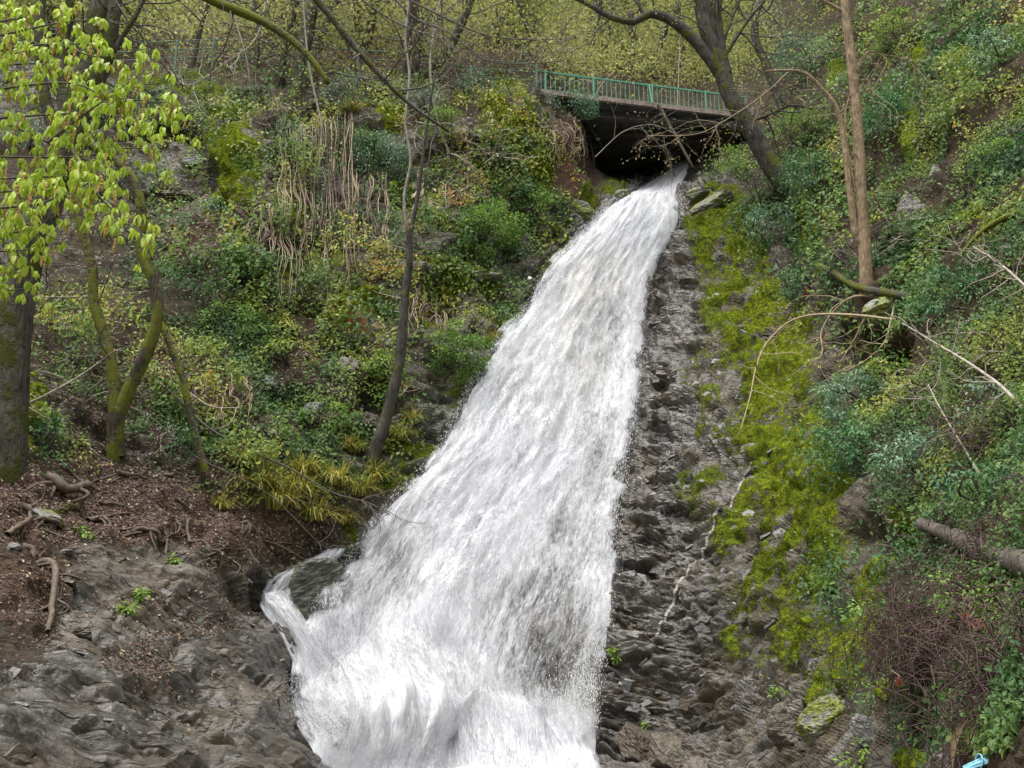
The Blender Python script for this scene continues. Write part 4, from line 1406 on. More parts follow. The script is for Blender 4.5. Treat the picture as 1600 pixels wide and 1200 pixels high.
# leaning dark trunk in mid cliff and its pale upper stem
Yl = gd(585, 715) - 0.2
tree('leaning_tree', 'dark leaning trunk growing from the cliff ledge left of the waterfall', 'tree',
     [([(582, 722), (598, 670), (615, 610), (628, 540), (632, 470), (640, 405), (638, 350)], 0.20, 0.09)], M_BARK_DARK, Yl,
     limbs=[([(639, 370), (631, 310), (642, 250), (633, 190), (640, 120), (633, 60), (638, 0), (630, -120)], 0.05, 0.028, M_BARK_PALE), ([(638, 380), (652, 310), (660, 250), (668, 190), (680, 110)], 0.07, 0.03), ([(660, 260), (690, 245), (720, 237), (755, 235), (790, 245)], 0.025, 0.01), ([(655, 285), (690, 285), (715, 300), (735, 325)], 0.022, 0.01)],
     twig=(7, 1.5, 0.016), seed=3, twigmat=M_TWIG_PALE, leaf=(M_DEADRED, 1, 0.1, 0.08))
# tan tree on right bank
Yt = gd(1350, 445) - 0.1
tree('tan_tree', 'tall straight tan trunk with thin second stem on the right bank', 'tree',
     [([(1354, 448), (1352, 400), (1347, 330), (1343, 250), (1338, 170), (1330, 90), (1322, 30), (1318, -20), (1312, -150)], 0.175, 0.10)], M_BARK_TAN, Yt,
     limbs=[([(1350, 380), (1338, 370), (1328, 300), (1318, 215), (1308, 170), (1285, 140), (1258, 114), (1222, 110), (1195, 112)], 0.10, 0.025), ([(1336, 300), (1320, 190), (1335, 130), (1344, 95)], 0.03, 0.02), ([(1324, 22), (1300, 8), (1282, -2), (1260, -30)], 0.05, 0.03),
            ([(1343, 96), (1360, 80), (1380, 88), (1385, 100), (1372, 125), (1362, 150), (1372, 175)], 0.022, 0.008), ([(1380, 86), (1405, 90), (1425, 100), (1432, 130)], 0.018, 0.007)],
     twig=(5, 1.1, 0.013), seed=4, twigmat=M_TWIG_TAN, droop=0.9, leaf=(M_SPRING, 2, 0.08, 0.06))
# large dark mossy tree beside the bridge
Yg = gd(1240, 300) - 0.2
tree('bridge_tree', 'large dark mossy tree leaning over the right end of the bridge', 'tree',
     [([(1245, 303), (1222, 285), (1196, 245), (1168, 195), (1140, 150), (1124, 100), (1104, 50), (1094, 0), (1078, -90), (1075, -180)], 0.40, 0.24)], M_BARK_DARK, Yg, moss_tint=0.06,
     limbs=[([(1124, 112), (1100, 80), (1075, 52), (1045, 30), (1020, 22), (1002, 28), (985, 35), (950, 25), (925, 10), (895, -5), (840, -30)], 0.26, 0.06),
            ([(1008, 25), (1000, 10), (990, -30)], 0.09, 0.05), ([(1135, 115), (1125, 60), (1122, 0), (1130, -80)], 0.22, 0.12), ([(1120, 105), (1110, 20), (1090, -40), (1060, -90)], 0.16, 0.09),
            ([(1122, 105), (1150, 60), (1170, 30), (1195, 0), (1230, -50)], 0.08, 0.04), ([(1120, 95), (1140, 40), (1160, -10)], 0.07, 0.03), ([(1168, 192), (1200, 180), (1235, 165), (1270, 170)], 0.07, 0.03)],
     twig=(7, 3.0, 0.035), seed=5, leaf=(M_SPRING, 4, 0.22, 0.13), droop=0.15)
# dark stem right of it
tree('dark_stem_tree', 'dark curved stem standing behind the mossy bridge tree', 'tree', [([(1215, 150), (1195, 95), (1180, 60), (1182, 20), (1198, -20), (1210, -120)], 0.22, 0.15)], M_BARK_DARK, gd(1215, 150) - 3.0, twig=(8, 3, 0.03), seed=6, leaf=(M_SPRING, 4, 0.25, 0.14))
# slim stems in front of the left cliff
for i, (pts, r, lab) in enumerate([
        ([(497, 285), (500, 240), (503, 200), (495, 160), (485, 115), (478, 60), (470, -60)], 0.05, 'pale thin stem hanging past the cliff below the mossy branch'),
        ([(700, 235), (690, 210), (678, 160), (672, 100), (680, 40), (700, -60)], 0.06, 'slim stem rising from the upper cliff right of the leaning trunk'),
        ([(706, 210), (703, 150), (697, 90), (690, 20), (692, -60)], 0.05, 'second slim dark stem close beside the upper cliff bushes')]):
    Yq = gd(pts[0][0], pts[0][1]) - 0.3
    tree('slim_tree', lab, 'tree', [(pts, r, r * 0.6)], M_BARK_PALE if i < 2 else M_BARK_DARK, Yq, twig=(8, 1.6, 0.013), seed=20 + i, twigmat=M_TWIG, leaf=(M_SPRING, 1, 0.1, 0.07))

# trees of the wood behind the fence
WOOD = [([(468, 132), (474, 80), (484, 30), (490, 0), (500, -120)], .42, 'thick grey trunk behind the fence above the left cliff', M_BARK_GREY),
        ([(440, 120), (448, 60), (462, 10), (480, -80)], .20, 'thin dark trunk just left of the thick grey trunk', M_BARK_DARK),
        ([(496, 95), (506, 45), (526, 0), (560, -90)], .22, 'dark trunk leaning right beside the thick grey trunk', M_BARK_DARK),
        ([(572, 88), (560, 40), (557, 0), (548, -100)], .26, 'left stem of the forked dark tree behind the fence', M_BARK_DARK),
        ([(570, 86), (578, 45), (588, 0), (600, -100)], .26, 'right stem of the forked dark tree behind the fence', M_BARK_DARK),
        ([(632, 126), (636, 80), (640, 40), (642, -80)], .20, 'dark upright trunk standing at the path near the cliff lip', M_BARK_DARK),
        ([(648, 124), (652, 70), (650, 20), (656, -90)], .24, 'brown upright trunk right of the dark one at the path', M_BARK_GREY),
        ([(660, 122), (690, 92), (716, 50), (736, 0), (770, -90)], .28, 'dark trunk leaning strongly right behind the fence', M_BARK_DARK),
        ([(772, 70), (782, 30), (796, 0), (820, -90)], .26, 'dark trunk left of the bridge with leaning top', M_BARK_DARK),
        ([(792, 66), (808, 25), (822, -10), (850, -100)], .22, 'slim dark trunk nearest the left end of the bridge', M_BARK_DARK),
        ([(398, 110), (404, 50), (398, 0), (390, -90)], .13, 'very thin trunk behind the fence left of the grey trunk', M_BARK_DARK),
        ([(300, 110), (312, 50), (330, -10), (350, -90)], .14, 'thin trunk at the fence right of the hanging catkins', M_BARK_DARK),
        ([(985, 118), (984, 92), (990, 70), (985, 20)], .28, 'small dark trunk seen just above the bridge railing', M_BARK_DARK),
        ([(1015, 118), (1018, 92), (1030, 74), (1040, 40)], .30, 'forked dark trunk above the middle of the bridge railing', M_BARK_DARK),
        ([(930, 100), (926, 60), (934, 10), (930, -60)], .26, 'faint slim trunk above the left half of the bridge', M_BARK_GREY),
        ([(1065, 118), (1066, 80), (1058, 30), (1066, -40)], .26, 'faint slim trunk behind the right half of the bridge', M_BARK_GREY)]
for i, (pts, r, lab, bark) in enumerate(WOOD):
    Yq = gd(*pts[0]) - 0.2
    r *= Yq / 40
    tree('wood_tree', lab, 'tree', [(pts, r, r * 0.6)], bark, Yq, 'spring trees of the wood above the gorge', twig=(12, 3.2, 0.035), seed=40 + i, level=1, leaf=(M_SPRING, 10, 0.4, 0.17), droop=0.0)

# the rest of the wood: one far mass
rng = np.random.default_rng(77)
mbw = MB()
LV, LF, LT, k = [], [], [], 0
cnt = 0
spots = []
while cnt < 84:
    x, y = rng.uniform(-120, 1330), rng.uniform(-110, 116)
    d = float(depth(x, y))
    if d < 38.5:
        continue
    if 1150 < x and y > 40:
        continue
    spots.append((x, y))
    cnt += 1
for (x, y) in spots:
    b = soft(np.array(x), np.array(y))
    H = rng.uniform(5, 11)
    lean = rng.normal(0, 0.12, 3)
    top = b + np.array([lean[0] * H, lean[1] * H, H])
    mid = (b + top) / 2 + rng.normal(0, 0.35, 3)
    P3 = spline([b - up * 0.4, mid, top], 9)
    mbw.tube(P3, np.linspace(rng.uniform(0.12, 0.24), 0.05, 9), 5)
    tips = []
    twigs_along(mbw, P3, 10, 3.4, 0.035, rng, tips, 1, -0.1, 0.10)
    tips = np.array(tips)
    low = b + rng.normal(0, 1, (30, 3)) * np.array([2.4, 1.5, 0.6]) + np.array([0, 0, 1.2])
    V, Fc, T = leaf_cloud(np.concatenate([tips, low]), 22, 0.5, 0.25 * max(1, b[1] / 58), rng, tlo=rng.uniform(0, 0.3), thi=rng.uniform(0.6, 1.0))
    LV.append(V)
    LF.append(Fc + k)
    LT.append(T)
    k += len(V)
# undergrowth behind the railing and the fence
ux, uy = rng.uniform(-40, 1180, 520), rng.uniform(20, 128, 520)
ux = np.concatenate([ux, rng.uniform(845, 1190, 300)])
uy = np.concatenate([uy, rng.uniform(60, 150, 300)])
keep = depth(ux, uy) > 36.5
ub = soft(ux[keep], uy[keep])
ub = ub + np.stack([0 * ub[:, 0], -0.4 + 0 * ub[:, 0], rng.uniform(0.3, 2.2, len(ub))], -1)
V, Fc, T = leaf_cloud(ub, 46, 0.8, 0.22, rng)
LV.append(V)
LF.append(Fc + k)
LT.append(T)
k += len(V)
far_wood = add_obj('distant_wood', make_mesh('distant_wood', np.concatenate(LV), np.concatenate(LF), M_SPRING, False, {'tint': np.concatenate(LT)}))
tag(far_wood, 'pale yellow green spring wood filling the slope behind the bridge', 'wood', kind='stuff')
mbw.build('stems', M_BARK_DARK, far_wood)['kind'] = 'stuff'

# ------------------------------------------------------------------ leafing branch with catkins, upper left, close to the viewer
Yh = 9.0
hb = at(-330, 760, 8.6)
hb = surf(-330, 700)[0]
horn = thing('catkin_tree', hb, 'bright yellow green young leaves and brown catkins hanging at the upper left', 'tree')
mb = MB()
tr_top = at(-200, 120, 9.0)
limb(mb, [hb - up * 0.3, (hb + tr_top) / 2 + np.array([-0.2, 0, 0.2]), tr_top, tr_top + np.array([0.3, 0, 3])], 0.14, 0.05, 18, 8)
mb.build('trunk', M_BARK_DARK, horn, True, hb)
SPR = [[(-190, 120), (60, 70), (150, 88), (235, 75)], [(-190, 170), (80, 130), (165, 150), (225, 158), (295, 162)], [(-190, 150), (0, 192), (75, 222), (112, 234), (140, 226)], [(75, 222), (130, 180), (165, 155), (225, 112)],
       [(-190, 200), (100, 178), (200, 184), (305, 205)], [(-190, 240), (100, 246), (190, 232), (268, 236)], [(-190, 290), (80, 276), (160, 284), (200, 290)], [(-190, 340), (50, 320), (100, 300), (150, 332)],
       [(-190, 400), (20, 392), (62, 386)], [(112, 234), (150, 300), (195, 345), (250, 388)], [(-190, 60), (20, 30), (62, 12)], [(-190, 130), (30, 100), (100, 110), (150, 125)], [(-190, 350), (0, 345), (60, 352), (85, 330)], [(-190, 100), (70, 40), (150, 30)], [(-190, 440), (0, 425), (40, 432)], [(-190, 300), (0, 300), (60, 290), (110, 270)], [(-190, 380), (-20, 370), (50, 360), (90, 375)], [(-190, 460), (-10, 455), (45, 450)], [(-190, 20), (0, 20), (40, 45)]]


def cluster_mesh(seed):
    r = np.random.default_rng(seed)
    m = int(r.integers(4, 7))
    th = np.linspace(0, 2 * np.pi, m, endpoint=False) + r.uniform(-0.3, 0.3, m)
    d = np.stack([np.cos(th) * 0.55, np.sin(th) * 0.55, -np.ones(m) * r.uniform(0.7, 1.4, m)], -1)
    o = np.stack([np.cos(th), np.sin(th), 0.5 + 0 * th], -1)
    V, Fc, T = leaves(np.zeros((m, 3)) + r.normal(0, 0.012, (m, 3)), d, o, r.uniform(0.075, 0.135, m), r.uniform(0.1, 1, m), LEAF6, 0.74)
    return make_mesh('leaf_cluster', V, Fc, M_HORN, True, {'tint': T})


def catkin_mesh(seed):
    r = np.random.default_rng(seed)
    m = MB()
    n = 9
    pts = np.stack([np.cumsum(r.normal(0, 0.003, n)), np.cumsum(r.normal(0, 0.003, n)), -np.linspace(0, r.uniform(0.11, 0.18), n)], -1)
    rad = 0.013 * np.array([0.5, 1.0, 0.8, 1.1, 0.85, 1.1, 0.8, 0.9, 0.3])
    m.tube(pts, rad, 6, r.uniform(0, 1))
    V = np.concatenate(m.V)
    return make_mesh('catkin', V, np.concatenate(m.F), M_CATKIN, False, {'tint': np.concatenate(m.A)})


CM, KM = [cluster_mesh(s) for s in range(8)], [catkin_mesh(s) for s in range(5)]
rng = np.random.default_rng(3)
nc = nk = 0
extra = []
order_ = list(range(len(SPR)))
rng.shuffle(order_)
for si in order_:
    s = SPR[si]
    Ys = Yh + rng.uniform(-0.5, 0.9)
    P3 = spline(path3(s, Ys), 60)
    mb = MB()
    mb.tube(P3, np.linspace(0.016, 0.004, 60), 5)
    bro = mb.build('branch', M_TWIG, horn, True, hb)
    L = np.linalg.norm(np.diff(P3, axis=0), axis=1).sum()
    vis = [q for q in range(len(P3)) if P3[q][0] / P3[q][1] > -0.66] or [len(P3) - 1]
    t = 0.0
    step = 0.095
    arc = np.concatenate([[0], np.cumsum(np.linalg.norm(np.diff(P3, axis=0), axis=1))])
    t = arc[vis[0]]
    while t < arc[-1]:
        q = np.array([np.interp(t, arc, P3[:, c]) for c in range(3)])
        for rep in range(3):
            if si == 2 and rng.random() < 0.5:
                continue
            qq = q + rng.normal(0, 1, 3) * np.array([0.06, 0.22, 0.10])
            if nc < 290:
                add_obj('leaf_cluster', CM[int(rng.integers(8))], bro, qq - hb, (rng.uniform(-0.35, 0.35), rng.uniform(-0.35, 0.35), rng.uniform(0, 6.3)), rng.uniform(0.75, 1.25))
                nc += 1
            else:
                extra.append((qq, rng.uniform(0, 6.3), rng.uniform(0.75, 1.25)))
            if rng.random() < 0.34 and nk < 270:
                add_obj('catkin', KM[int(rng.integers(5))], bro, qq - hb + np.array([rng.normal(0, 0.04), 0, -0.02]), (rng.uniform(-0.2, 0.2), rng.uniform(-0.2, 0.2), 0), rng.uniform(0.8, 1.35))
                nk += 1
        t += step * rng.uniform(0.7, 1.5)
VV, FF, TT, k = [], [], [], 0
for qq, an, s in extra:
    me = CM[int(rng.integers(8))]
    co = np.empty(len(me.vertices) * 3, np.float32)
    me.vertices.foreach_get('co', co)
    co = co.reshape(-1, 3) * s
    c, sn = math.cos(an), math.sin(an)
    VV.append(np.stack([co[:, 0] * c - co[:, 1] * sn, co[:, 0] * sn + co[:, 1] * c, co[:, 2]], -1) + qq - hb)
    f = np.empty(len(me.polygons) * 3, np.int32)
    me.polygons.foreach_get('vertices', f)
    FF.append(f.reshape(-1, 3) + k)
    TT.append(rng.uniform(0.1, 1, len(co)))
    k += len(co)
if VV:
    add_obj('more_leaves', make_mesh('more_leaves', np.concatenate(VV), np.concatenate(FF), M_HORN, True, {'tint': np.concatenate(TT)}), horn)['kind'] = 'stuff'

# ------------------------------------------------------------------ shrubs
SH = [  # px, py, w, h, material, leaf, density, label
    (880, 182, 90, 50, 'B', .12, 1.1, 'blue green bush overhanging the red earth beside the bridge'),
    (765, 362, 105, 90, 'F', .12, 1.3, 'dense fern green bush high on the cliff left of the upper falls'),
    (792, 488, 95, 70, 'L', .11, 1.2, 'dark green bush hanging at the left brink of the falls'),
    (700, 565, 105, 85, 'F', .12, 1.3, 'bright green leafy bush right of the leaning dark trunk'),
    (590, 590, 60, 90, 'F', .12, 1.2, 'bright green bush just left of the leaning dark trunk'),
    (608, 445, 45, 55, 'L', .11, 1.1, 'small dark green bush behind the leaning dark trunk'),
    (735, 520, 55, 60, 'Y', .12, .9, 'yellow green sprawling bush between two green bushes near the falls'),
    (590, 250, 110, 80, 'B', .12, 1.0, 'wide blue green bush on the upper cliff over hanging vines'),
    (545, 152, 70, 45, 'B', .12, .9, 'blue green bush at the cliff lip below the fence'),
    (520, 175, 60, 40, 'B', .12, .8, 'small blue green bush hanging just under the cliff lip'),
    (665, 175, 65, 60, 'B', .12, .9, 'blue green bush around the slim stems at the cliff lip'),
    (740, 145, 70, 50, 'B', .12, .9, 'blue green bush on the lip left of the mossy buttress'),
    (690, 215, 70, 60, 'F', .12, .9, 'green bush below the lip between the slim stems'),
    (450, 225, 60, 60, 'B', .11, .8, 'sparse blue green bush right of the mossy rock rib'),
    (320, 345, 70, 60, 'B', .11, .9, 'grey green bush below the mossy rock rib'),
    (45, 225, 80, 60, 'B', .12, 1.0, 'blue green bush half hidden behind the catkin leaves'),
    (390, 420, 60, 60, 'F', .11, .9, 'green bush on the middle of the left cliff'),
    (360, 510, 80, 70, 'F', .11, .9, 'green creeping bush right of the mossy stems'),
    (450, 560, 90, 60, 'Y', .12, .9, 'yellow green creeping bush on the ledge in mid left cliff'),
    (500, 660, 80, 60, 'F', .11, 1.1, 'leafy green bush above the sedge on the left slope'),
    (425, 690, 90, 60, 'F', .11, 1.0, 'broad green bush above the yellow sedge bank'),
    (240, 625, 90, 70, 'F', .14, .8, 'big leaved green bush between the mossy stems'),
    (68, 715, 50, 80, 'L', .11, 1.2, 'dark ivy bush at the foot of the old grey trunk'),
    (840, 330, 60, 60, 'F', .11, .9, 'green tangle on rock just left of the falls crest'),
    (480, 440, 90, 50, 'Y', .12, .7, 'pale yellow green bush under the hanging vines'),
    (300, 420, 70, 50, 'F', .11, .7, 'low green bush on the reddish slope left of the cliff'),
    # right bank
    (1200, 365, 75, 65, 'B', .12, 1.2, 'blue green laurel above the mossy slab right of the crest'),
    (1165, 262, 90, 45, 'F', .12, 1.0, 'low green bush on the bank under the right bridge end'),
    (1290, 300, 80, 90, 'L', .12, 1.1, 'dark laurel left of the thin tan stem'),
    (1395, 215, 70, 100, 'L', .12, 1.2, 'dark blue laurel right of the tall tan trunk'),
    (1260, 220, 90, 70, 'F', .12, .9, 'green bush left of the tan tree at the upper right'),
    (1270, 110, 110, 90, 'B', .14, .8, 'grey green bush high behind the tan tree'),
    (1400, 60, 90, 70, 'F', .13, .9, 'fresh green bush at the top right of the tan trunk'),
    (1500, 150, 100, 90, 'Y', .10, .8, 'yellow leaved bush on the upper right bank'),
    (1570, 110, 80, 90, 'B', .10, .9, 'blue green bush in the top right corner'),
    (1540, 260, 100, 70, 'F', .09, .9, 'fresh green bush at the right edge above the mossy branch'),
    (1460, 210, 60, 60, 'Y', .10, .8, 'pale yellow bush right of the dark laurel'),
    (1260, 450, 70, 70, 'L', .11, 1.1, 'dark bush below the big fallen limb beside mossy wall'),
    (1350, 640, 120, 90, 'B', .09, 1.3, 'grey green small leaved bush above the green moss wall'),
    (1400, 600, 70, 70, 'F', .09, 1.1, 'fresh green bush right above the small leaved bush'),
    (1360, 720, 110, 80, 'L', .09, 1.3, 'dense dark laurel overhanging the green moss wall'),
    (1440, 740, 110, 100, 'B', .085, 1.3, 'large shining laurel in the middle of the right bank'),
    (1470, 660, 90, 70, 'F', .08, 1.1, 'bright green bush on the right bank among bare twigs'),
    (1540, 780, 110, 70, 'L', .075, 1.2, 'dark laurel just above the grey fallen log'),
    (1560, 640, 80, 80, 'B', .075, 1.1, 'laurel at the right edge amid thin bare twigs'),
    (1520, 480, 110, 90, 'L', .09, 1.2, 'dark laurel at the upper right below the mossy branch'),
    (1460, 520, 80, 70, 'L', .09, 1.0, 'dark laurel right of the root plate of the tan tree'),
    (1585, 400, 60, 90, 'L', .08, 1.0, 'dark bush cut by the right frame edge'),
    (1320, 920, 50, 60, 'L', .08, .9, 'small leaved dark plant on the green moss wall'),
    (1390, 980, 55, 50, 'F', .09, .8, 'green leafy plant between the two moss ridges'),
    (1550, 950, 90, 90, 'F', .06, .9, 'green plant under the fallen log among dead stems'),
]
MM = {'B': M_BLUEGREEN, 'L': M_LAUREL, 'F': M_FRESH, 'Y': M_YELLOWISH}
for i, (x, y, w, h, mk, lf, dn, lab) in enumerate(SH):
    shrub('shrub', x, y, w, h, MM[mk], lab, 'shrub', 'shrubs growing on the gorge sides', lf, dn, 0.9, i, hang=0.1)

# small bright herbs
for i, (x, y, w, h, lab) in enumerate([(1440, 1125, 70, 45, 'bright green herb sprouting below the dead brown bush'), (1355, 1188, 45, 40, 'bright green herb at the lower edge near the right rocks'), (1425, 985, 26, 26, 'small bright seedling beside the dead brown bush'),
                                       (1215, 1085, 22, 36, 'tiny green plant on the dark rock wall at lower right'), (193, 955, 22, 30, 'tiny green plant in the rock crack on the left slab'), (217, 948, 20, 22, 'tiny green seedling on the rock step at lower left'),
                                       (115, 845, 36, 18, 'small green plant among the roots on the left mud'), (963, 1030, 12, 20, 'tiny bright grass at the right margin of the falls'), (1005, 1118, 16, 16, 'tiny green weed above the brown layered block'),
                                       (265, 890, 14, 14, 'single green sprout on the bare left soil'), (1400, 450, 40, 30, 'fresh green sprout at the foot of the tan trunk')]):
    shrub('herb', x, y, w, h, M_GRASS, lab, 'herb', None, 0.075 if x > 1300 else 0.11, 0.6, 0.9, 900 + i, lift=0.02, tlo=0.3)

# sedge and grass tufts
TU = [(425, 800, 60, 'yellow sedge tuft at the foot of the left bank'), (455, 780, 62, 'tall yellow sedge tuft in the middle of the sedge bank'), (400, 770, 55, 'sedge tuft at the left end of the sedge bank'), (485, 815, 55, 'sedge tuft low on the bank near the side stream'),
      (470, 745, 50, 'sedge tuft high on the sedge bank'), (515, 765, 50, 'sedge tuft on the bank right of the others'), (622, 690, 50, 'drooping sedge tuft right of the leaning trunk foot'), (640, 668, 40, 'small sedge tuft higher beside the leaning trunk'),
      (586, 752, 50, 'sedge tuft just below the leaning trunk foot'), (562, 775, 45, 'sedge tuft at the edge of the wet green rock'), (552, 700, 40, 'sedge tuft left of the leaning trunk foot'), (380, 730, 50, 'sedge tuft under the broad green bush'),
      (672, 742, 30, 'brown dry tuft hanging at the waters edge'), (822, 525, 32, 'dry tuft at the left brink of the falls'), (838, 490, 28, 'small dry tuft higher at the left brink'), (770, 540, 34, 'dry sedge under the dark bush at the brink'),
      (1300, 930, 46, 'long leaved grass tuft hanging on the moss wall'), (535, 820, 40, 'green sedge on the rim of the side stream'), (548, 185, 34, 'grass tuft on the cliff lip by the vines'), (350, 790, 34, 'thin sedge tuft among roots left of the sedge bank')]
for i, (x, y, h, lab) in enumerate(TU):
    tuft(x, y, h * (1.35 if x < 600 else 1.1), lab, M_SEDGE if x != 1300 else M_GRASS, 'sedge and grass tufts', 210, 0.9 if x != 1300 else 0.7, i)
tuft(1548, 975, 75, 'broad bright green grass blades among the dead stems', M_GRASS, None, 26, 0.45, 77, 'grass_clump', 'grass', 0.4, 1.0, 1.6)

# ------------------------------------------------------------------ hanging vines
VN = [(468, 190, 60, 300, 'curtain of thin tan vines hanging left on the upper cliff'), (525, 190, 55, 290, 'curtain of thin tan vines hanging down the middle of the cliff'), (575, 275, 60, 150, 'short brown vine curtain below the blue green bush'),
      (410, 330, 50, 120, 'short vine strands beside the mossy rock rib'), (345, 600, 90, 70, 'short brown roots hanging under the creeper ledge'), (660, 470, 60, 90, 'thin hanging strands left of the green bush near the falls'), (880, 205, 60, 60, 'roots dangling over the red earth by the bridge')]
for i, (x, y, w, h, lab) in enumerate(VN):
    rng = np.random.default_rng(600 + i)
    p0, n0 = surf(x, y)
    root = thing('hanging_vine', p0, lab, 'vine', 'vines hanging on the left cliff')
    for k in range(30):
        xx, yy = x + rng.uniform(-w / 2, w / 2), y + rng.uniform(-15, 15)
        hh = h * rng.uniform(0.55, 1.1)
        ph, am = rng.uniform(0, 6), rng.uniform(0.3, 2.5)
        P3 = []
        for q in range(9):
            t = q / 8
            b_, n2 = surf(xx + am * math.sin(ph + 4 * t), min(yy + hh * t, 1000))
            P3.append(b_ + unit(n2 + np.array([0, -0.8, 0.3])) * (0.08 + 0.4 * min(1, 2.5 * t)))
        mb = MB()
        mb.tube(spline(P3, 22), np.linspace(0.018, 0.008, 22) * rng.uniform(0.6, 1.3), 4)
        mb.build('strand', M_TWIG_TAN if rng.random() < 0.6 else M_BRAMBLE, root, True, p0)

# ------------------------------------------------------------------ loose and fallen branches
BR = [  # path with Y offsets toward the viewer from the ground depth, radius, mat, label, twigs
    ([(0, 650), (70, 618), (120, 590), (163, 560)], 1.6, .03, 'P', 'pale bare branch slanting up across the mossy stems', 2),
    ([(0, 468), (50, 464), (90, 464), (150, 462), (230, 455)], 1.2, .022, 'P', 'straight pale branch lying across the old trunk', 3),
    ([(240, 585), (290, 610), (330, 635), (375, 637)], 1.4, .03, 'P', 'pale branch drooping right from the mossy stems', 2),
    ([(240, 590), (280, 625), (325, 668), (390, 705), (450, 730), (520, 770), (575, 785), (610, 805)], 1.5, .035, 'D', 'long thin branch reaching from mossy stems to the falls', 8),
    ([(190, 630), (240, 655), (300, 710), (370, 745), (430, 780), (500, 850), (530, 858)], 1.0, .022, 'D', 'thin branch lying down the slope above the side stream', 5),
    ([(600, 803), (630, 812), (655, 818), (680, 815)], 1.2, .012, 'D', 'dark bare twig tips in front of the white water', 6),
    ([(115, 650), (104, 700), (103, 740), (125, 790)], .5, .025, 'P', 'thin upright stick in the mud near the old trunk', 1),
    ([(1090, 360), (1130, 374), (1190, 382), (1240, 400), (1275, 415)], .8, .03, 'T', 'tan twig reaching left over the mossy slab', 4),
    ([(1400, 500), (1330, 492), (1270, 492), (1230, 505), (1195, 540), (1180, 580), (1172, 620), (1155, 680)], .9, .035, 'T', 'tan branch arching left and hanging down the wet slab', 6),
    ([(1365, 462), (1330, 465), (1300, 490), (1283, 520), (1285, 550), (1270, 575)], .6, .035, 'T', 'tan branch curling down below the tan trunk', 5),
    ([(1400, 470), (1392, 500), (1382, 535), (1350, 565), (1315, 582)], .8, .03, 'T', 'curling tan stem looping in front of the dark hollow', 5),
    ([(1375, 480), (1350, 500), (1335, 530), (1310, 570)], .7, .024, 'T', 'second curling tan stem in front of the dark hollow', 4),
    ([(1600, 640), (1560, 600), (1510, 565), (1460, 535), (1410, 505)], .8, .03, 'P', 'long pale stem slanting down to the right edge', 10),
    ([(1640, 480), (1600, 445), (1560, 410), (1520, 385)], .8, .03, 'P', 'pale stem near the right edge of the upper bank', 8),
    ([(1530, 740), (1500, 690), (1470, 640), (1450, 600)], .6, .02, 'P', 'thin twiggy stem in the middle of the right bank', 9),
    ([(1600, 330), (1560, 345), (1525, 370), (1500, 400)], .5, .08, 'M', 'mossy branch on the right edge of the bank', 2),
    ([(1245, 150), (1300, 190), (1330, 205)], 1.2, .02, 'T', 'thin twig crossing left of the tan tree', 5),
    ([(930, 260), (922, 210), (930, 170), (955, 165)], .9, .03, 'P', 'pale sapling stem in front of the bridge underside', 4),
    ([(912, 245), (914, 200), (935, 140), (960, 110)], 1.1, .035, 'P', 'slim sapling rising across the left bridge railing', 4),
    ([(1052, 300), (1050, 250), (1057, 190), (1060, 120), (1062, 60)], 1.5, .025, 'P', 'thin hanging stem in front of the bridge middle', 5),
    ([(1240, 105), (1190, 150), (1130, 190), (1085, 210), (1010, 212)], 'abs31', .03, 'T', 'tan branch with old seeds across the right bridge end', 8),
    ([(930, 245), (975, 205), (1020, 195), (1060, 212)], 'abs33', .018, 'P', 'thin branch with tiny pale buds under the bridge', 6),
    ([(640, 0), (700, 30), (760, 55), (830, 62), (900, 60)], 'abs27', .035, 'D', 'long bare branch reaching right at the top centre', 14),
    ([(600, -20), (650, 30), (700, 50), (750, 90), (800, 100), (880, 95)], 'abs26', .035, 'D', 'drooping bare branch above the left bridge end', 14),
    ([(540, -20), (610, 30), (680, 60), (720, 80)], 'abs24', .03, 'D', 'bare branch crossing the dark trunks at the top', 10),
    ([(180, 0), (200, 35), (170, 30), (182, -10)], 'abs14', .02, 'D', 'small hooked bare twig at the top left', 2),
    ([(420, -20), (400, 60), (350, 100), (300, 132), (260, 122)], 'abs20', .025, 'P', 'pale curved branch hanging below the fence', 6),
    ([(360, -10), (372, 45), (385, 90), (390, 130)], 'abs20', .022, 'P', 'thin pale twig hanging from the mossy branch', 4),
]
MT = {'P': M_TWIG_PALE, 'D': M_TWIG, 'T': M_TWIG_TAN, 'M': M_BARK_MOSS}
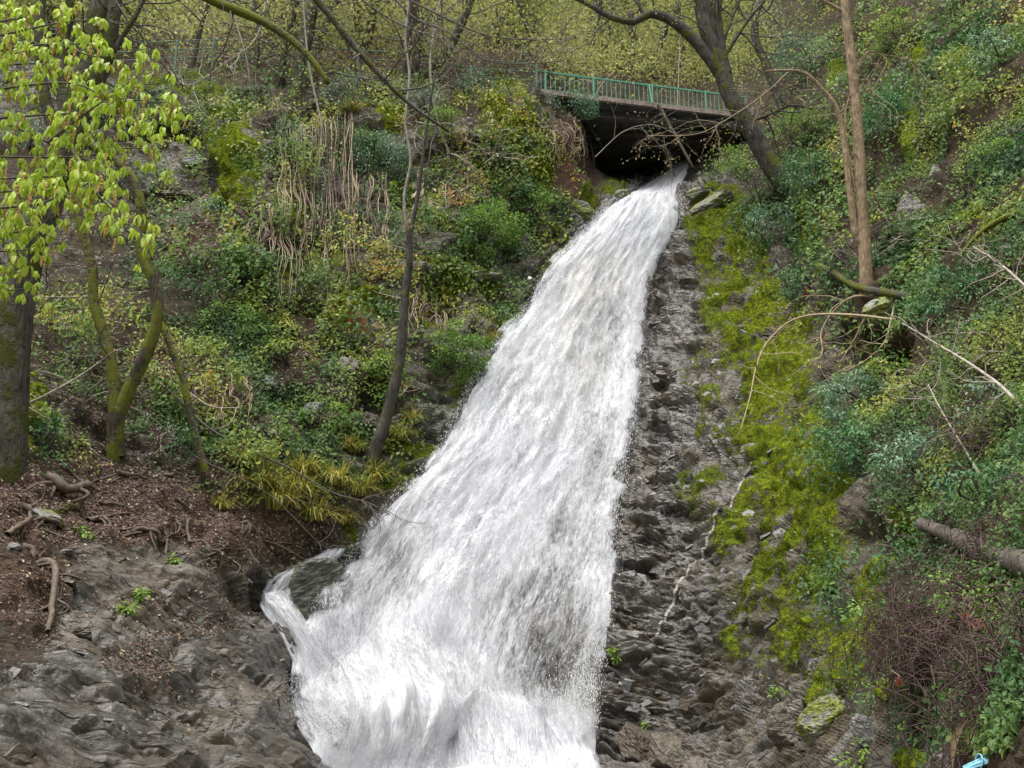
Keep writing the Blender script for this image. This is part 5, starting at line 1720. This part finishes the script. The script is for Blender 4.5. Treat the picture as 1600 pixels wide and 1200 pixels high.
for i, (pp, off, r, mk, lab, tw) in enumerate(BR):
    rng = np.random.default_rng(800 + i)
    if isinstance(off, str):
        P3 = path3(pp, float(off[3:]))
    else:
        ys = [gd(*q) for q in pp]
        P3 = np.array([at(q[0], q[1], (yy * 0.5 + 0.5 * ys[0]) - off * (0.35 + 0.65 * k / (len(pp) - 1)) if k else ys[0] - 0.1) for k, (q, yy) in enumerate(zip(pp, ys))])
    root = thing('bare_branch', P3[0], lab, 'branch', 'bare branches and sticks')
    mb = MB()
    S3 = spline(P3, 24)
    mb.tube(S3, np.linspace(r, r * 0.35, 24), 6, 0.3, 0.15, i)
    mb.build('stem', MT[mk], root, True, P3[0])
    if tw:
        mb = MB()
        tips = []
        twigs_along(mb, S3, int(tw * 1.8), px2m(80 if not isinstance(off, str) else 120, P3[0][1]), r * 0.4, rng, tips, 2 if isinstance(off, str) and 'bridge' not in lab else 1, 0.15, 0.2, None, 2)
        mb.build('twig_spray', MT[mk], root, True, P3[0])['kind'] = 'stuff'
        if 'seeds' in lab or 'buds' in lab:
            V, Fc, T = leaf_cloud(np.array(tips), 3, 0.09, 0.10, rng)
            foliage_obj('seed_cluster', V, Fc, T, M_DRYLEAF if 'seeds' in lab else M_SPRING, root, P3[0])['kind'] = 'stuff'

# roots on the muddy slope
RT = [([(20, 870), (45, 890), (65, 920), (75, 960), (70, 995)], .07, 'thick bare root winding down the left rock edge'), ([(66, 925), (90, 945), (105, 955)], .05, 'short side root beside the thick winding root'),
      ([(130, 822), (150, 822), (165, 845)], .055, 'arched bare root near the mossy stone'), ([(190, 838), (220, 855), (235, 862)], .055, 'short bare root crossing the mud slope'), ([(230, 800), (262, 815), (270, 838), (245, 855)], .035, 'looping bare root in the middle of mud slope'),
      ([(255, 855), (258, 875), (270, 890)], .035, 'thin root end pointing down to the slab'), ([(290, 815), (300, 845), (330, 865), (345, 895)], .04, 'long root running down to the rock slab'), ([(335, 865), (360, 880), (372, 900)], .045, 'knotted root close to the side stream'),
      ([(360, 812), (380, 830), (398, 835)], .05, 'stubby root under the sedge bank'), ([(175, 745), (200, 752), (225, 748)], .06, 'flat thick root below the mossy stems'), ([(255, 748), (275, 750), (290, 756)], .05, 'small root loop right of the flat root'),
      ([(0, 845), (25, 830), (40, 815), (30, 790)], .05, 'root at the left frame edge'), ([(60, 760), (95, 785), (120, 775), (130, 760)], .11, 'thick root at the foot of the old trunk'), ([(30, 800), (70, 825), (100, 835)], .05, 'root between the old trunk and mossy stone'), ([(405, 840), (430, 850), (470, 850)], .03, 'thin root along the bank above the side stream'),
      ([(270, 780), (300, 800), (340, 805)], .03, 'thin root crossing the leaf litter'), ([(150, 790), (190, 800), (230, 822)], .03, 'thin straight root on the red leaf litter')]
for i, (pp, r, lab) in enumerate(RT):
    rng = np.random.default_rng(900 + i)
    pa = np.array(pp, float)
    sp = spline(np.concatenate([pa, np.zeros((len(pa), 1))], 1), 26)
    q, n = surf(sp[:, 0] + rng.normal(0, 1.2, 26), sp[:, 1] + rng.normal(0, 1.2, 26))
    r *= 0.95
    lift = r * (0.1 + 1.6 * np.sin(np.linspace(0, np.pi, 26))) + 0.02
    P3 = spline((q + n * lift[:, None])[::3], 24)
    mb = MB()
    mb.tube(P3, r * np.linspace(1, 0.5, 24), 8, 0, 0.25, i)
    side = spline([P3[10], P3[10] + np.array([rng.normal(0, 0.3), -0.1, -0.15]), P3[10] + np.array([rng.normal(0, 0.5), -0.25, -0.4])], 8)
    mb.tube(side, np.linspace(r * 0.5, r * 0.2, 8), 5)
    for k in range(4):
        j = int(rng.integers(3, 24))
        a0 = sp[j, :2]
        an = rng.uniform(0, 6.28)
        bend = rng.uniform(-0.8, 0.8)
        ss = np.linspace(0, rng.uniform(28, 75), 16)
        qx = a0[0] + np.cumsum(np.cos(an + bend * ss / 30) * (ss[1] - ss[0]))
        qy = np.clip(a0[1] + np.cumsum(0.45 * np.sin(an + bend * ss / 30) * (ss[1] - ss[0])), 745, 990)
        qq, n2 = surf(qx, qy)
        mb.tube(spline((qq + n2 * 0.02)[::2], 16), np.linspace(r * 0.5, r * 0.15, 16), 5, 0, 0.2, k)
    o = mb.build('tree_root', M_ROOT, None, True, P3[0])
    o.location = P3[0]
    tag(o, lab, 'root', 'bare roots on the muddy slope')

# ------------------------------------------------------------------ boulders and blocks
RK = [(494, 918, 130, 70, M_STONE_GREEN, 'dark wet boulder splitting the side stream from the falls', .8, 0.55, 0.3), 
      (995, 1165, 85, 52, M_STONE_BROWN, 'brown layered rock block at the foot of the falls', .8, -0.6, 0.1), (1045, 1178, 75, 60, M_STONE_BROWN, 'second layered rock block right of the first at the foot', .8, -0.6, 0.1), (1085, 1195, 60, 50, M_STONE_BROWN, 'lowest brown layered block at the bottom edge', .8, -0.6, 0.1),
      (92, 879, 18, 14, M_STONE_GREY, 'round grey stone lying on the left mud', .9, 0, .1), (5, 878, 22, 18, M_STONE_GREY, 'grey stone at the left frame edge on the mud', .9, 0, .1), (72, 815, 45, 20, M_STONE_MOSS, 'moss covered stone among the roots', .9, -0.3, .1),
      (125, 990, 40, 26, M_STONE_BROWN, 'angular brown stone on the step of left slab', .8, 0.3, .2), (1110, 320, 80, 34, M_STONE_MOSS, 'mossy slab right of the falls crest', .9, 0.45, .3), (1098, 306, 50, 22, M_STONE_MOSS, 'dark mossy rock at the right lip of the crest', .9, 0.1, .4),
      (968, 312, 40, 20, M_STONE_MOSS, 'mossy rock at the left lip of the crest', .9, 0.3, .6), (915, 320, 50, 46, M_STONE_MOSS, 'dark rock buttress left of the crest', .9, 0.5, .3), (540, 585, 60, 50, M_STONE_BROWN, 'pale brown cracked rock face on the left cliff', .5, 0.7, .35),
      (495, 640, 50, 32, M_STONE_GREY, 'smooth grey rock under the creeper on left cliff', .6, 0.2, .35), (425, 590, 30, 40, M_STONE_GREY, 'pale grey rock chip among creepers', .6, 1.0, .35), (690, 500, 50, 36, M_STONE_MOSS, 'mossy rock behind the bright bush near falls', .7, 0, .3), (612, 540, 24, 28, M_STONE_GREY, 'small grey block left of the leaning trunk', .7, 0.2, .2),
      (745, 440, 60, 26, M_STONE_MOSS, 'flat mossy ledge rock below the fern green bush', .7, 0.1, .3), (1455, 425, 40, 16, M_STONE_GREY, 'pale grey stone right of the tan tree root', .8, 0.4, .2), (1420, 330, 45, 70, M_STONE_MOSS, 'grey rock outcrop showing through the right bank', .6, 0.2, .6), (1450, 270, 30, 40, M_STONE_MOSS, 'smaller grey outcrop higher on the right bank', .6, 0.2, .6),
      (1300, 1140, 70, 60, M_STONE_MOSS, 'dark angular rock at the lower right', .7, 0.5, .4), (1365, 1160, 50, 60, M_STONE_GREY, 'dark angular rock beside the bright herb', .7, 0.3, .4), (1240, 1150, 60, 70, M_STONE_BROWN, 'brown blocky rock in the lower right wall', .7, 0.6, .45),
      (270, 300, 60, 14, M_STONE_BROWN, 'thin dark rock ledge on the upper left', .6, -0.1, .3), (290, 235, 50, 22, M_STONE_GREY, 'grey rock under the dark overhang upper left', .6, 0.2, .3)]
for i, (x, y, w, h, mat, lab, df, tl, sk) in enumerate(RK):
    rock(x, y, w, h, mat, lab, 'rocks of the gorge', 20 + i, df, tl, sk)

# ------------------------------------------------------------------ the dead brown bush, log, red leaves, rope, litter
for i, (x, y, w, h, n, lab) in enumerate([(1450, 1020, 150, 160, 1000, 'tangled dead brown bush hanging over the lower right rocks'), (1560, 1070, 120, 200, 800, 'dark dead stems filling the lower right corner'), (1520, 690, 90, 90, 240, 'tangle of dead brown twigs in the right bank'), (1560, 860, 90, 70, 260, 'dead brown stems drooping over the fallen log')]):
    rng = np.random.default_rng(1500 + i)
    p, nr = surf(x, y)
    Y = p[1] - (0.75 if y > 950 else 0.4)
    root = thing('dead_bush', p, lab, 'bush', 'dead brown bushes')
    cx, cz = px2m(w, Y), px2m(h, Y)
    mb = MB()
    for k in range(n):
        c = at(x, y, Y) + np.array([rng.normal(0, cx * 0.33), rng.normal(0, 0.28), rng.normal(0.0, cz * 0.33)])
        d = unit(rng.normal(0, 1, 3) + np.array([0, -0.2, 0.2]))
        L = rng.uniform(0.25, 0.7) * cx
        a, b = c, c + d * L * 0.5 + np.array([0, 0, 0.08 * L])
        e = c + d * L + np.array([rng.normal(0, .1), rng.normal(0, .1), -0.45 * L * rng.random()])
        mb.tube(spline([a, b, e], 7), np.linspace(0.006, 0.003, 7), 3)
    mb.build('stems', M_BRAMBLE, root, True, p)['kind'] = 'stuff'
    for k in range(4):
        m1 = MB()
        m1.tube(spline([p - nr * 0.1, p + nr * 0.2 + rng.normal(0, 0.12, 3), at(x, y, Y) + rng.normal(0, 0.2, 3)], 8), np.linspace(0.016, 0.007, 8), 5)
        m1.build('main_stem', M_BRAMBLE, root, True, p)

lp = path3([(1440, 818, gd(1450, 830) - 0.5), (1490, 838, gd(1490, 850) - 0.6), (1545, 862, gd(1545, 870) - 0.5), (1640, 892, gd(1620, 890) - 0.5)])
log = thing('fallen_log', lp[0], 'grey fallen log lying on the right bank', 'log')
mb = MB()
limb(mb, lp, 0.085, 0.14, 30, 12, 0, 0.3, 5)
mb.build('trunk', M_LOG, log, True, lp[0])
mb = MB()
mb.tube(spline([lp[1], lp[1] + np.array([-0.1, -0.15, 0.2])], 5), np.linspace(0.03, 0.012, 5), 6)
mb.build('branch_stub', M_LOG, log, True, lp[0])

# big fallen limb under the tan tree
fl = path3([(1255, 405, gd(1255, 410) - .6), (1300, 425, gd(1300, 430) - .6), (1340, 448, gd(1340, 450) - .5), (1400, 460, gd(1400, 462) - .5), (1440, 470, gd(1440, 470) - .3)])
mb = MB()
limb(mb, fl, 0.07, 0.11, 26, 10, 0.2, 0.22, 9)
o = mb.build('fallen_limb', M_BARK_DARK, None, True, fl[0])
o.location = fl[0]
tag(o, 'dark mossy fallen limb lying across the foot of the tan tree', 'limb')
rock(1375, 490, 60, 40, M_STONE_MOSS, 'mossy root plate under the tan tree', None, 90, .8, 0.2, .1, 'root_plate', 'root plate')


def leaf_thing(name, x, y, size, mat, label, cat, n, spread, hang, group=None, tmpl=LEAF6, seed=0, wid=1.1, off=0.25):
    rng = np.random.default_rng(seed)
    p, nr = surf(x, y)
    c = p + nr * off
    root = thing(name, c, label, cat, group)
    P3 = spline([p if off < 0.4 else c + np.array([0, 0, 0.05]), c, c + np.array([0.05, -0.05, -hang * 0.5]), c + np.array([0, -0.05, -hang])], 14)
    mb = MB()
    mb.tube(P3, 0.006 * p[1] / 12, 4)
    mb.build('stem', M_TWIG_TAN, root, True, c)
    for k in range(n):
        q = P3[int(rng.integers(4, 14))] + rng.normal(0, spread, 3)
        V, Fc, T = leaves(q[None], unit(rng.normal(0, 0.6, (1, 3)) + np.array([[0, 0, -1.0]])), unit(rng.normal(0, 0.5, (1, 3)) + np.array([[0, -1.0, 0.3]])), size * rng.uniform(0.7, 1.2), rng.random(1), tmpl, wid)
        add_obj('leaf', make_mesh('leaf', V - c, Fc, mat, False, {'tint': T}), root)
    return root


leaf_thing('dead_leaf_spray', 560, 495, 0.26, M_DEADRED, 'drooping spray of rusty red dead leaves on the left cliff', 'leaves', 26, 0.28, 0.9, None, LEAF6, 1)
leaf_thing('dead_leaf_spray', 640, 425, 0.22, M_DRYLEAF, 'pale dry leaves hanging on the leaning trunk', 'leaves', 22, 0.28, 0.8, None, LEAF6, 2, 1.0, 2.6)
leaf_thing('dead_leaf_vine', 1250, 455, 0.20, M_DEADRED, 'hanging string of red and tan dead leaves right of the wet slab', 'leaves', 24, 0.09, 1.7, None, LEAF6, 3)
leaf_thing('red_leaf', 1592, 1000, 0.11, M_DEADRED, 'large red brown leaf at the right frame edge', 'leaf', 2, 0.03, 0.12, None, LEAF6, 4, 1.5, 0.5)
leaf_thing('red_leaf', 1520, 1062, 0.10, M_DEADRED, 'large red brown leaf caught in the dead bush', 'leaf', 1, 0.02, 0.1, None, LEAF6, 5, 1.6, 0.75)
leaf_thing('red_leaf', 1475, 826, 0.11, M_DEADRED, 'orange brown leaf lying on the fallen log', 'leaf', 2, 0.02, 0.06, None, LEAF6, 6, 1.5, 0.7)
# long dry leaves, lower right
dl = surf(1520, 1120)[0] + np.array([0, -0.95, 0.1])
root = thing('dry_leaves', dl, 'long curled pale dry leaves at the lower right', 'leaves')
for k, pp in enumerate([[(1512, 1122), (1498, 1140), (1490, 1165), (1488, 1200)], [(1524, 1120), (1520, 1150), (1508, 1180)], [(1538, 1128), (1534, 1160), (1522, 1185), (1512, 1196)]]):
    c = spline(path3(pp, float(dl[1]) - 0.05 * k), 14)
    w = 0.028 * np.sin(np.linspace(0.25, np.pi - 0.1, 14)) + 0.002
    lat = np.stack([np.cos(np.linspace(0, 1.4, 14)), -np.sin(np.linspace(0, 1.4, 14)), 0 * w], -1)
    V = np.stack([c - lat * w[:, None], c + np.array([0, 0.01, 0]), c + lat * w[:, None]], 1).reshape(-1, 3)
    i = np.arange(13) * 3
    q = np.concatenate([np.stack([i, i + 1, i + 4, i + 3], -1), np.stack([i + 1, i + 2, i + 5, i + 4], -1)])
    add_obj('leaf', make_mesh('leaf', V - dl, q, M_DRYLEAF, True, {'tint': np.full(len(V), 0.3 * k)}), root)
# coil of blue rope
rp = surf(1540, 1185)[0] + np.array([0, -0.85, 0.06])
root = thing('rope_coil', rp, 'bundle of pale blue rope in the bottom right corner', 'rope')
for k in range(5):
    rng = np.random.default_rng(40 + k)
    pp = [(1503 + rng.uniform(-3, 3), 1199 + k * 2), (1525, 1188 + 3 * k + rng.uniform(-3, 3)), (1548, 1178 + 3 * k), (1568 + rng.uniform(-3, 3), 1166 + 2 * k)]
    mb = MB()
    mb.tube(spline(path3(pp, float(rp[1]) - 0.012 * k), 18), 0.009, 7)
    mb.build('strand', M_ROPE, root, True, rp)
for k, xx in enumerate((1530, 1545)):
    mb = MB()
    th = np.linspace(0, 2 * np.pi, 20)
    c = at(xx, 1190 - (xx - 1530) * 0.5, float(rp[1]) - 0.02)
    mb.tube(np.stack([c[0] + 0.012 * np.cos(th), c[1] + 0.05 * np.sin(th), c[2] + 0.05 * np.cos(th)], -1), 0.007, 6)
    mb.build('binding', M_ROPE, root, True, rp)
rock(830, 434, 9, 14, M_PLASTIC, 'small white plastic scrap caught at the left brink of falls', None, 99, .6, 0.3, -.8, 'plastic_scrap', 'litter')

# ------------------------------------------------------------------ bare twiggy shrubs
BS = [(300, 175, 90, 'P', 'bare grey twiggy shrub under the fence at upper left'), (425, 190, 90, 'P', 'bare shrub left of the vine curtains'), (520, 350, 80, 'T', 'bare tan twigs at the lower end of the vine curtains'), (310, 490, 80, 'D', 'dark bare twigs on the reddish slope'),
      (700, 345, 90, 'P', 'pale bare twigs left of the fern green bush'), (770, 250, 100, 'P', 'bare pale shrub on the mossy buttress'), (865, 150, 80, 'P', 'bare pale twigs at the left end of the bridge'), (1190, 330, 70, 'D', 'dark bare twigs right of the falls crest'),
      (1430, 380, 110, 'P', 'bare twigs right of the tan tree foot'), (1500, 290, 110, 'D', 'dark bare twigs among yellow leaves on the right bank'), (1570, 560, 130, 'P', 'pale bare twigs along the right frame edge'), (1470, 620, 110, 'P', 'tangle of pale bare twigs in the middle right bank'),
      (390, 650, 80, 'D', 'dark bare twigs above the sedge bank'), (120, 640, 90, 'P', 'pale bare twigs right of the old trunk'), (60, 560, 90, 'D', 'dark bare twigs against the old trunk'), (830, 110, 120, 'P', 'bare drooping twigs above the left end of the railing'),
      (1290, 180, 120, 'D', 'dark bare twigs between the bridge tree and tan tree'), (560, 330, 80, 'D', 'dark bare twigs in the middle of the upper cliff'), (1540, 430, 110, 'P', 'curling pale twigs on the upper right bank'), (250, 690, 70, 'P', 'pale sticks at the foot of mossy stems')]
for i, (x, y, h, mk, lab) in enumerate(BS):
    rng = np.random.default_rng(2000 + i)
    p, n = surf(x, y)
    L = px2m(h, p[1])
    root = thing('bare_shrub', p, lab, 'bare shrub', 'bare twiggy shrubs')
    for k in range(5):
        mb = MB()
        tips = []
        d = unit(n * 0.8 + np.array([rng.normal(0, 0.7), -0.2, 0.8]))
        grow(mb, p + rng.normal(0, 0.08, 3) * L - n * 0.05, d, L * rng.uniform(0.7, 1.2), 0.0035 * p[1] * 0.22, 1, rng, tips, 0.6, 0.9, 6, 4)
        mb.build('stem', MT[mk], root, True, p)

# pale rib of vein rock running down the wet slab
xs, ys = np.linspace(1186, 1018, 40), np.linspace(725, 995, 40)
rng = np.random.default_rng(9)
xs = xs + 8 * np.sin(np.linspace(0, 2.2, 40)) + rng.normal(0, 0.8, 40)
t_ = np.linspace(0, 39, 150)
q, n = surf(np.interp(t_, np.arange(40), xs), np.interp(t_, np.arange(40), ys))
mb = MB()
mb.tube(q - n * 0.01, 0.035 + 0.02 * rng.random(150), 5, 0, 0.3, 3)
o = mb.build('vein_rib', stone_mat('pale vein rock', (0.12, 0.11, 0.09), (0.40, 0.38, 0.33), 0.45, 0.4), hillside, False)
